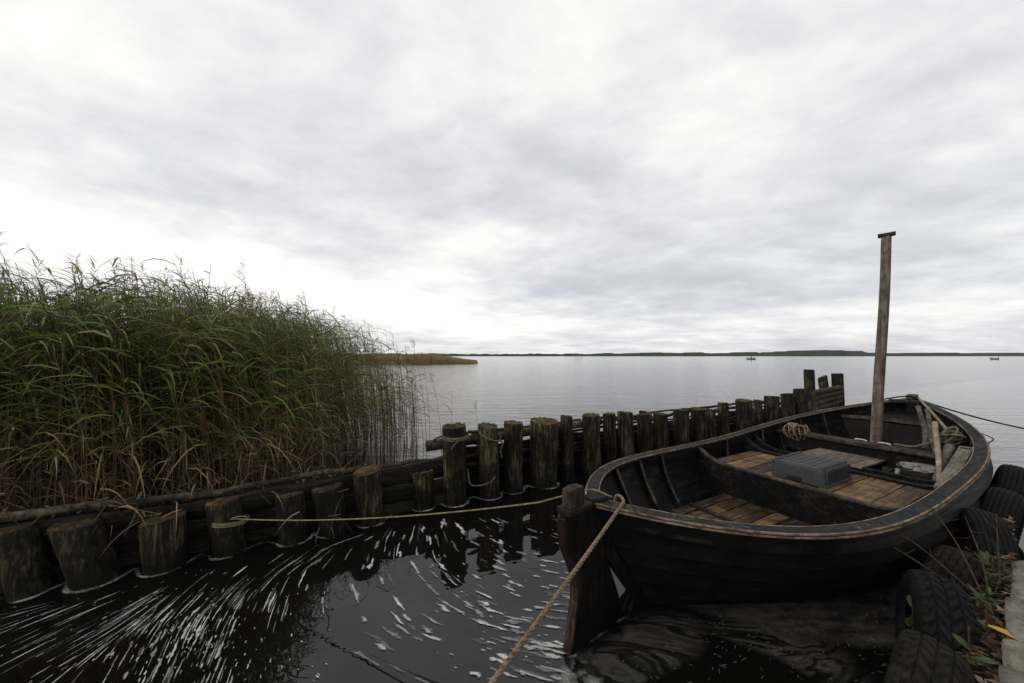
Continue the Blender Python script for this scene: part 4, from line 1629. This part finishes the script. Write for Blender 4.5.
def far_boat(px, width_px, wl_y, label, person):
    c = at(px, wl_y)
    ln = width_px * c.y / FOCAL
    t = tag(empty('fishing_boat', (c.x, c.y, 0)), label, 'boat', 'small boats far out on the lake')
    b = MB()
    vs = []
    k = 14
    for i in range(k + 1):
        u = i / k
        x = (u - .5) * ln
        hw = .75 * max(0, 1 - abs(2 * u - 1) ** 2.5) + .02
        sh = .55 + .35 * (2 * u - 1) ** 2
        vs += [(x * .93, -hw * .6, -.15), (x, -hw, sh), (x, -hw + .1, sh), (x * .9, 0, .15), (x, hw - .1, sh), (x, hw, sh), (x * .93, hw * .6, -.15)]
    b.add(vs, [(i * 7 + j, (i + 1) * 7 + j, (i + 1) * 7 + (j + 1) % 7, i * 7 + (j + 1) % 7) for i in range(k) for j in range(7)])
    b.build('hull', M['far_boat'], t)
    b = MB()
    for x in (-.2, .2):
        b.box((x * ln, 0, .5), (.15, .6, .04))
    b.build('bench', M['far_boat'], t)
    if person:
        b = MB()
        b.tube([(ln * .05, 0, .3), (ln * .05, 0, 2.0)], .05, 6)
        b.box((ln * .05, .05, 1.1), (.22, .2, .5), None, 0, .7)
        b.build('cabin', M['far_boat'], t)
    else:
        b = MB()
        b.tube([(ln * .46, 0, .5), (ln * .46, 0, 1.7)], .06, 6)
        b.build('pole', M['far_boat'], t)


far_boat(751, 9.5, 359.6, 'tiny dark boat with an upright shape aboard, far out left of the mast', True)
far_boat(994.5, 9.5, 359.6, 'tiny low dark boat far out near the right edge of the lake', False)
for q, (px, lab) in enumerate(((575.5, 'leftmost of four thin stakes far out on the lake'), (577.5, 'second from left of the four thin far stakes'),
                               (579.5, 'third from left of the four thin far stakes'), (581.5, 'rightmost of the four thin stakes far out'))):
    c = at(px, 359.6)
    b = MB()
    b.tube([(0, 0, -.5), (.02, 0, 2.0 + .2 * (q % 2))], .06, 6)
    o = b.build('net_stake', M['far_boat'])
    o.location = (c.x, c.y, 0)
    tag(o, lab, 'stake', 'net stakes far out on the lake')

# ================================================================== REEDS
RR = random.Random(21)


def blade(b, base, az, ln, wd, rise, droop, mat, k=4):
    d = Vector((cos(az), sin(az), 0))
    sdv = Vector((-sin(az), cos(az), 0))
    tw = RR.uniform(-.9, .9)
    vs = []
    for i in range(k + 1):
        t = i / k
        c = base + d * (ln * (t - .12 * t * t)) + Vector((0, 0, ln * (rise * t - droop * t * t)))
        w = wd * (1 - t) ** .7 * (.55 + .9 * min(t * 3, .5))
        s = sdv * cos(tw) + Vector((0, 0, 1)) * sin(tw)
        vs += [c - s * w, c + s * w]
    b.add(vs, [(i * 2, i * 2 + 1, i * 2 + 3, i * 2 + 2) for i in range(k)], mat, True)


WIND = pi * 0.93                      # wind blows the leaves to the left


def reed(b, base, H, dens=1.0, dry=.0, plume=.25, leanamt=1.0):
    """one reed: stem, leaves on the upper part, dry leaves lower down"""
    la = WIND + RR.gauss(0, .5)
    ln = RR.uniform(.30, .80) * leanamt * H / 2.4
    ld = Vector((cos(la), sin(la), 0))
    k = 7
    sp = []
    ph = RR.uniform(0, 6)
    for i in range(k + 1):
        t = i / k
        sp.append(base + ld * ln * t * t + Vector((.012 * sin(3 * t + ph), .012 * cos(4 * t + ph), H * t)))
    b.tube(sp, [.0052 * (1 - .6 * i / k) for i in range(k + 1)], 3, 3, True, False)

    def stem_at(t):
        x = t * k
        i = min(k - 1, int(x))
        return sp[i].lerp(sp[i + 1], x - i)
    n = int(RR.uniform(13, 18) * dens)
    for i in range(n):
        t = .30 + .69 * (i + RR.random()) / n
        p = stem_at(t)
        az = WIND + RR.gauss(0, .55)
        if RR.random() < .15:
            az += pi
        g = RR.random()
        hh = base.z + H * t
        pg = min(1, max(0, (hh - .62) / .65))
        if RR.random() < pg:
            mat = 0 if g < .76 - dry else (1 if g < .95 - dry else 2)
        else:
            mat = 1 if g < .30 else 2
        blade(b, p, az, RR.uniform(.28, .56) * (1 if t < .9 else .8), RR.uniform(.0065, .0120) * (.65 if mat == 2 else 1), RR.uniform(.30, .95), RR.uniform(.35, 1.0), mat)
    for i in range(int(RR.uniform(1, 4) * dens)):
        t = RR.uniform(.12, .5)
        p = stem_at(t)
        blade(b, p, RR.uniform(0, 6.28), RR.uniform(.18, .42), RR.uniform(.004, .010), RR.uniform(.0, .7), RR.uniform(.6, 1.4), 2)
    if RR.random() < plume:
        tip = sp[-1]
        for i in range(24):
            p = tip + Vector((RR.gauss(0, .01), RR.gauss(0, .01), RR.uniform(-.05, .14)))
            blade(b, p, WIND + RR.gauss(0, .7), RR.uniform(.05, .12), .004, RR.uniform(.5, 1.3), .4, 4, 2)


b = MB()


def right_edge(n):
    return 1.55 + .31 * n


count = 0
while count < 3500:
    n = .46 + 4.6 * RR.random() ** 1.35
    amax = right_edge(n)
    a = amax - abs(RR.gauss(0, 1)) * .12 - (amax + 5.5) * RR.random() ** 1.15
    if a < -5.2:
        continue
    edge = amax - a
    if edge < .6 and RR.random() > (.22 + edge * 1.3):
        continue
    # a shallower fringe in front of the tall stand
    H = RR.gauss(2.34, .15)
    H *= .93 + .07 * min(1, edge / 1.5)
    H *= float(np.interp(a, [-4, -1.5, 0.3, 1.6], [.79, .85, .97, 1.07]))
    H *= .84 + .16 * min(1, (n - .3) / 1.2)
    H += .12 * max(0, min(1, (n - 2) / 2))
    z = .28 - .10 * n - max(0, a - .3) * .24
    z = max(z, -.35)
    dn = 1.0 if edge > .6 else .75
    reed(b, RW(a, n, z - .03), H, dn, 0, .18)
    count += 1
# bent, broken and fallen dry stems along the front
for i in range(900):
    n = .42 + .9 * RR.random()
    a = -4.8 + 6.4 * RR.random()
    z = .28 - .10 * n - max(0, a - .3) * .24
    p = RW(a, n, z)
    az = RR.uniform(0, 6.28)
    ln = RR.uniform(.35, 1.15)
    el = RR.uniform(.25, 1.35)
    d = Vector((cos(az) * cos(el), sin(az) * cos(el), sin(el)))
    q = p + d * ln
    b.tube([p, p.lerp(q, .5) + Vector((0, 0, .05 * ln)), q], [.004, .0034, .002], 3, 3 if RR.random() < .6 else 2, True, False)
    for kx in range(RR.randrange(1, 4)):
        blade(b, p.lerp(q, RR.uniform(.4, 1)), RR.uniform(0, 6.28), RR.uniform(.12, .38), RR.uniform(.004, .009), RR.uniform(-.2, .8), RR.uniform(.5, 1.3), 2)
# thin fringe of reeds standing in the open water
for i in range(80):
    n = 1.5 + 2.2 * RR.random()
    a = right_edge(n) + .05 + abs(RR.gauss(0, .38))
    reed(b, RW(a, n, -.15), RR.uniform(1.1, 2.0), .55, .1, .05, .4)
reed_bed = b.build('reed_bed', [M['reed_green'], M['reed_olive'], M['reed_tan'], M['reed_stem'], M['reed_plume']], fix=False)
kind(reed_bed, 'stuff')

# a few separate reeds standing in open water at the right
for (px, by, ty, dn, pl, lab) in ((406, 462, 372, .8, 0, 'sparse green reed in open water at the right fringe of the bed'),
                                  (417, 458, 350, .7, 1, 'thin reed with bent leaves nearest the right fringe, taller than its neighbours'),
                                  (427, 458, 362, .8, 0, 'dark-leaved single reed left of the lashed pile, clear of the bed'),
                                  (441, 452, 381, .35, 1, 'wispy reed with a feathery plume rising just behind the lashed tall pile'),
                                  (452, 448, 392, .3, 0, 'short thin reed stem behind the lashed pile, right of the feathery one'),
                                  (478, 440, 408, .3, 1, 'low wispy reed tip showing between the first two tall piles')):
    c = at(px, by)
    H = EYE + (356 - ty) * c.y / FOCAL
    b = MB()
    reed(b, Vector((0, 0, -.1)), H + .1, dn, .05, pl, .35)
    o = b.build('reed', [M['reed_green'], M['reed_olive'], M['reed_tan'], M['reed_stem'], M['reed_plume']], fix=False)
    o.location = (c.x, c.y, 0)
    tag(o, lab, 'reed', 'single reeds in the open water')

# ================================================================== FOAM ON THE WATER
RF = random.Random(77)
FLOW = [(20, 600, 1, -.22), (60, 650, 1, -.55), (150, 650, .45, -1), (100, 600, 1, -.40), (200, 600, .75, -.8), (210, 650, .40, -1), (250, 572, 1, -.75),
        (300, 560, .9, -.6), (300, 590, .3, -1), (350, 535, 1, -.32), (370, 560, .25, -1), (372, 585, -.4, -1), (395, 600, .7, .9), (405, 540, .35, -1), (435, 548, -.2, -1),
        (440, 575, .75, .6), (480, 550, .85, .5), (500, 590, 1, .45), (350, 640, 1, .42), (450, 650, 1, .35), (520, 640, 1, .25), (540, 620, 1, .12), (520, 530, 1, .4),
        (0, 660, 1, -.5), (250, 640, .35, -1), (545, 570, 1, .2), (120, 680, .5, -1)]
FW = []
for (x, y, dx, dy) in FLOW:
    l = sqrt(dx * dx + dy * dy)
    p, q = at(x, y), at(x + dx / l * 3, y + dy / l * 3)
    d = (q - p)
    FW.append((p.x, p.y, atan2(d.y, d.x) * 2))


def flow(x, y):
    sx = sy = 0
    for (fx, fy, a2) in FW:
        w = 1 / ((x - fx) ** 2 + (y - fy) ** 2 + .01) ** 1.6
        sx += w * cos(a2)
        sy += w * sin(a2)
    return atan2(sy, sx) / 2


EDGE = []


def streak(b, p, ln, w, z=.004):
    """one drawn-out fleck of foam following the current"""
    pts = [p.copy()]
    a = flow(p.x, p.y)
    st = .03
    half = int(max(2, ln / st / 2))
    fwd, bwd = [], []
    for sgn, lst in ((1, fwd), (-1, bwd)):
        q = p.copy()
        aa = a if sgn > 0 else a + pi
        for _ in range(half):
            na = flow(q.x, q.y)
            while na - aa > pi / 2:
                na -= pi
            while na - aa < -pi / 2:
                na += pi
            aa = na
            q = q + Vector((cos(aa), sin(aa), 0)) * (ln / (2 * half))
            lst.append(q.copy())
    pts = list(reversed(bwd)) + pts + fwd
    n = len(pts)
    vs = []
    ph = RF.uniform(0, 6)
    skew = RF.uniform(.7, 1.5)
    for i, q in enumerate(pts):
        t = i / (n - 1)
        tn = (pts[min(i + 1, n - 1)] - pts[max(i - 1, 0)]).normalized()
        nr = Vector((-tn.y, tn.x, 0))
        ww = w * sin(pi * min(1, max(0, t)) ** skew) * (.75 + .35 * sin(t * 11 + ph)) + .0008
        wob = nr * (.25 * w * sin(t * 9 + ph * 2))
        vs += [q + wob - nr * ww * 2.1, q + wob, q + wob + nr * ww * 2.1]
        EDGE.extend((0.0, min(1.0, 6 * min(t, 1 - t)), 0.0))
    vs = [(v[0], v[1], z) for v in vs]
    b.add(vs, [(i * 3 + j, i * 3 + j + 1, i * 3 + j + 4, i * 3 + j + 3) for i in range(n - 1) for j in range(2)])


b = MB()
# (pixel box, count, length range m, width range m)
ZONES = [
    ((0, 585, 300, 640), 80, (.12, .40), (.0010, .0026)),
    ((0, 600, 230, 683), 60, (.08, .28), (.0010, .0034)),
    ((100, 585, 250, 683), 50, (.06, .24), (.0014, .0046)),
    ((125, 610, 225, 683), 24, (.06, .16), (.004, .010)),
    ((180, 540, 340, 640), 36, (.06, .30), (.002, .007)),
    ((220, 515, 440, 570), 40, (.10, .42), (.002, .006)),
    ((300, 525, 460, 600), 18, (.08, .30), (.004, .011)),
    ((360, 520, 470, 575), 20, (.06, .18), (.006, .017)),
    ((430, 520, 560, 620), 60, (.06, .22), (.006, .015)),
    ((340, 590, 560, 683), 30, (.08, .24), (.004, .011)),
    ((470, 590, 570, 683), 36, (.07, .26), (.005, .014)),
    ((545, 500, 570, 600), 16, (.05, .14), (.005, .011)),
]
for (x0, y0, x1, y1), cnt, (l0, l1), (w0, w1) in ZONES:
    for i in range(cnt):
        x, y = RF.uniform(x0, x1), RF.uniform(y0, y1)
        # keep off the board wall and the open reflection in the middle
        lim = np.interp(x, [0, 120, 230, 330, 440, 560], [612, 594, 566, 545, 518, 500])
        if y < lim:
            continue
        if 235 < x < 345 and y > 615 and RF.random() < .8:
            continue
        streak(b, at(x, y), RF.uniform(l0, l1), RF.uniform(w0, w1) * (.8 + .4 * RF.random()), .003 + RF.random() * .003)
# specks
for i in range(360):
    x, y = RF.choice(((RF.uniform(0, 330), RF.uniform(570, 683)), (RF.gauss(190, 50), RF.gauss(640, 30)), (RF.gauss(190, 40), RF.gauss(620, 30)), (RF.uniform(430, 570), RF.uniform(530, 683))))
    lim = np.interp(x, [0, 120, 230, 330, 440, 560], [606, 590, 562, 541, 514, 498])
    if y < lim or y > 720:
        continue
    streak(b, at(x, y), RF.uniform(.012, .045), RF.uniform(.001, .0035), .003 + RF.random() * .003)
o = kind(b.build('foam', M['foam'], fix=False), 'stuff')
ea = o.data.attributes.new('edge', 'FLOAT', 'POINT')
ea.data.foreach_set('value', EDGE)


# foam gathered round the piles and along the wall
def film(name, outline, mat, z=.006, rings=5, seed=1, soft=.35):
    """flat patch of scum, faded out to its irregular rim through the 'edge' attribute"""
    rr = random.Random(seed)
    P = [Vector(p) for p in spline(outline + [outline[0]], 6)[:-1]]
    c = sum(P, Vector()) / len(P)
    n = len(P)
    vs, ed = [], []
    for k in range(rings + 1):
        t = 1 - k / rings
        for p in P:
            q = c + (p - c) * t
            vs.append((q.x, q.y, z))
            ed.append(min(1, (1 - t) / soft) if k else 0.0)
    b = MB()
    b.add(vs, [(k * n + j, k * n + (j + 1) % n, (k + 1) * n + (j + 1) % n, (k + 1) * n + j) for k in range(rings) for j in range(n)])
    o = b.build(name, mat, fix=False)
    at_ = o.data.attributes.new('edge', 'FLOAT', 'POINT')
    at_.data.foreach_set('value', ed)
    return kind(o, 'stuff')


def ribbon(name, line, halfw, mat, z=.007):
    """band of foam along a line, solid in the middle and broken at its rims"""
    pts = [Vector(p) for p in line]
    vs, ed = [], []
    n = len(pts)
    for i, p in enumerate(pts):
        t = (pts[min(i + 1, n - 1)] - pts[max(i - 1, 0)]).normalized()
        nr = Vector((-t.y, t.x, 0))
        hw = halfw[i] * (.55 + .6 * abs(sin(i * .37) * cos(i * .11 + 1))) if hasattr(halfw, '__len__') else halfw
        for k, e in ((-1, 0), (-.45, 1), (.45, 1), (1, 0)):
            q = p + nr * hw * k
            vs.append((q.x, q.y, z))
            ed.append(e * (1 if 0 < i < n - 1 else 0))
    b = MB()
    b.add(vs, [(i * 4 + j, i * 4 + j + 1, (i + 1) * 4 + j + 1, (i + 1) * 4 + j) for i in range(n - 1) for j in range(3)])
    o = b.build(name, mat, fix=False)
    at_ = o.data.attributes.new('edge', 'FLOAT', 'POINT')
    at_.data.foreach_set('value', ed)
    return kind(o, 'stuff')


M['foam_band'] = mat_film('foam_band', (.30, .30, .29), .42, .62, (1, 1, 1), 0, 3.2, .85)
M['scum'] = mat_film('scum_film', (.085, .082, .077), .34, .62, (1, 3.4, 1), -BRZ, 1.6, .75, 2.2)
M['scum_swirl'] = mat_film('scum_swirl', (.062, .060, .056), .34, .70, (1, 2.2, 1), -BRZ + .3, 1.25, .85, 3.0, True)
# line that hugs the front of the low piles
line = []
hw = []
for i in range(12):
    c, r = FOAM_RINGS[i]
    tocam = Vector((-c.x, -c.y, 0)).normalized()
    side_ = ROWD
    for a in (-75, -45, -15, 15, 45, 75):
        d = Matrix.Rotation(radians(a), 3, 'Z') @ (-ROWN)
        line.append(c + d * (r * 1.06 + .012))
        hw.append(.022 + RF.uniform(-.004, .004))
    if i < 11:
        c2, r2 = FOAM_RINGS[i + 1]
        gap_ = (c2 - c).length - r - r2
        if gap_ > .05:
            line.append((c + c2) / 2 + ROWN * .03)
            hw.append(.045 if gap_ < .25 else .032)
line = [ROW0 + ROWD * -3.0 - ROWN * .02, ROW0 + ROWD * -1.2 - ROWN * .06] + line
hw = [.04, .05] + hw
fine = spline(line, 4)
hwf = np.interp(np.arange(len(fine)) / 4, np.arange(len(hw)), hw)
ribbon('foam_band', fine, [float(x) for x in hwf], M['foam_band'])

# scum between the hull and the quay, and the eddy behind the rudder
film('scum_film', [BW(.55, -.02, 0), BW(1.3, -.42, 0), BW(2.2, -.66, 0), BW(3.1, -.74, 0), BW(3.3, -.95, 0), BW(2.5, -1.12, 0), BW(1.9, -1.05, 0), BW(1.4, -.92, 0), BW(.9, -.55, 0)], M['scum'], .006, 6, 2, .18)
film('scum_film', [at(576, 656), at(612, 630), at(640, 614), at(690, 612), at(712, 632), at(700, 660), at(660, 680), at(630, 700), at(590, 700)], M['scum_swirl'], .008, 7, 3, .35)
film('scum_film', [at(690, 622), at(740, 616), at(800, 628), at(860, 660), at(880, 700), at(830, 690), at(770, 660), at(720, 640)], M['scum_swirl'], .009, 6, 5, .5)
film('scum_film', [at(560, 668), at(580, 655), at(600, 662), at(604, 690), at(585, 710), at(560, 700)], M['foam_band'], .010, 5, 4, .4)
# soft rim of foam at the hull waterline and along the rudder
ribbon('foam_band', [BW(s, -(hb(s, 0.0) + .025), 0) for s in np.linspace(.85, 3.6, 30)], .020, M['scum_swirl'], .010)
ribbon('foam_band', [at(x, y) for x, y in ((566, 660), (575, 658), (590, 645), (605, 633), (620, 622), (628, 618))], .010, M['foam_band'], .012)
# drifting flecks in the dark water right of the rudder
b = MB()


def fleck(p, a, ln, w):
    k = 7
    vs = []
    d = Vector((cos(a), sin(a), 0))
    nr = Vector((-d.y, d.x, 0))
    for i in range(k + 1):
        t = i / k
        ww = w * sin(pi * t) * RF.uniform(.7, 1.3) + .0006
        c = p + d * ln * (t - .5)
        vs += [c - nr * ww, c + nr * ww]
    b.add([(v.x, v.y, .004 + RF.random() * .002) for v in vs], [(i * 2, i * 2 + 1, i * 2 + 3, i * 2 + 2) for i in range(k)])


for i in range(900):
    s, y = RF.uniform(.0, 2.6), RF.uniform(-1.5, -.2)
    if -y < hb(max(.5, s), 0) + .1:
        continue
    p = BW(s, y, 0)
    fleck(p, BRZ + RF.gauss(-.2, .5), RF.uniform(.006, .035), RF.uniform(.0008, .0025))
m2, N, out = new_mat('foam_dull')
principled(N, out, (.06, .06, .057), .8, None, spec=.2)
kind(b.build('foam', m2, fix=False), 'stuff')
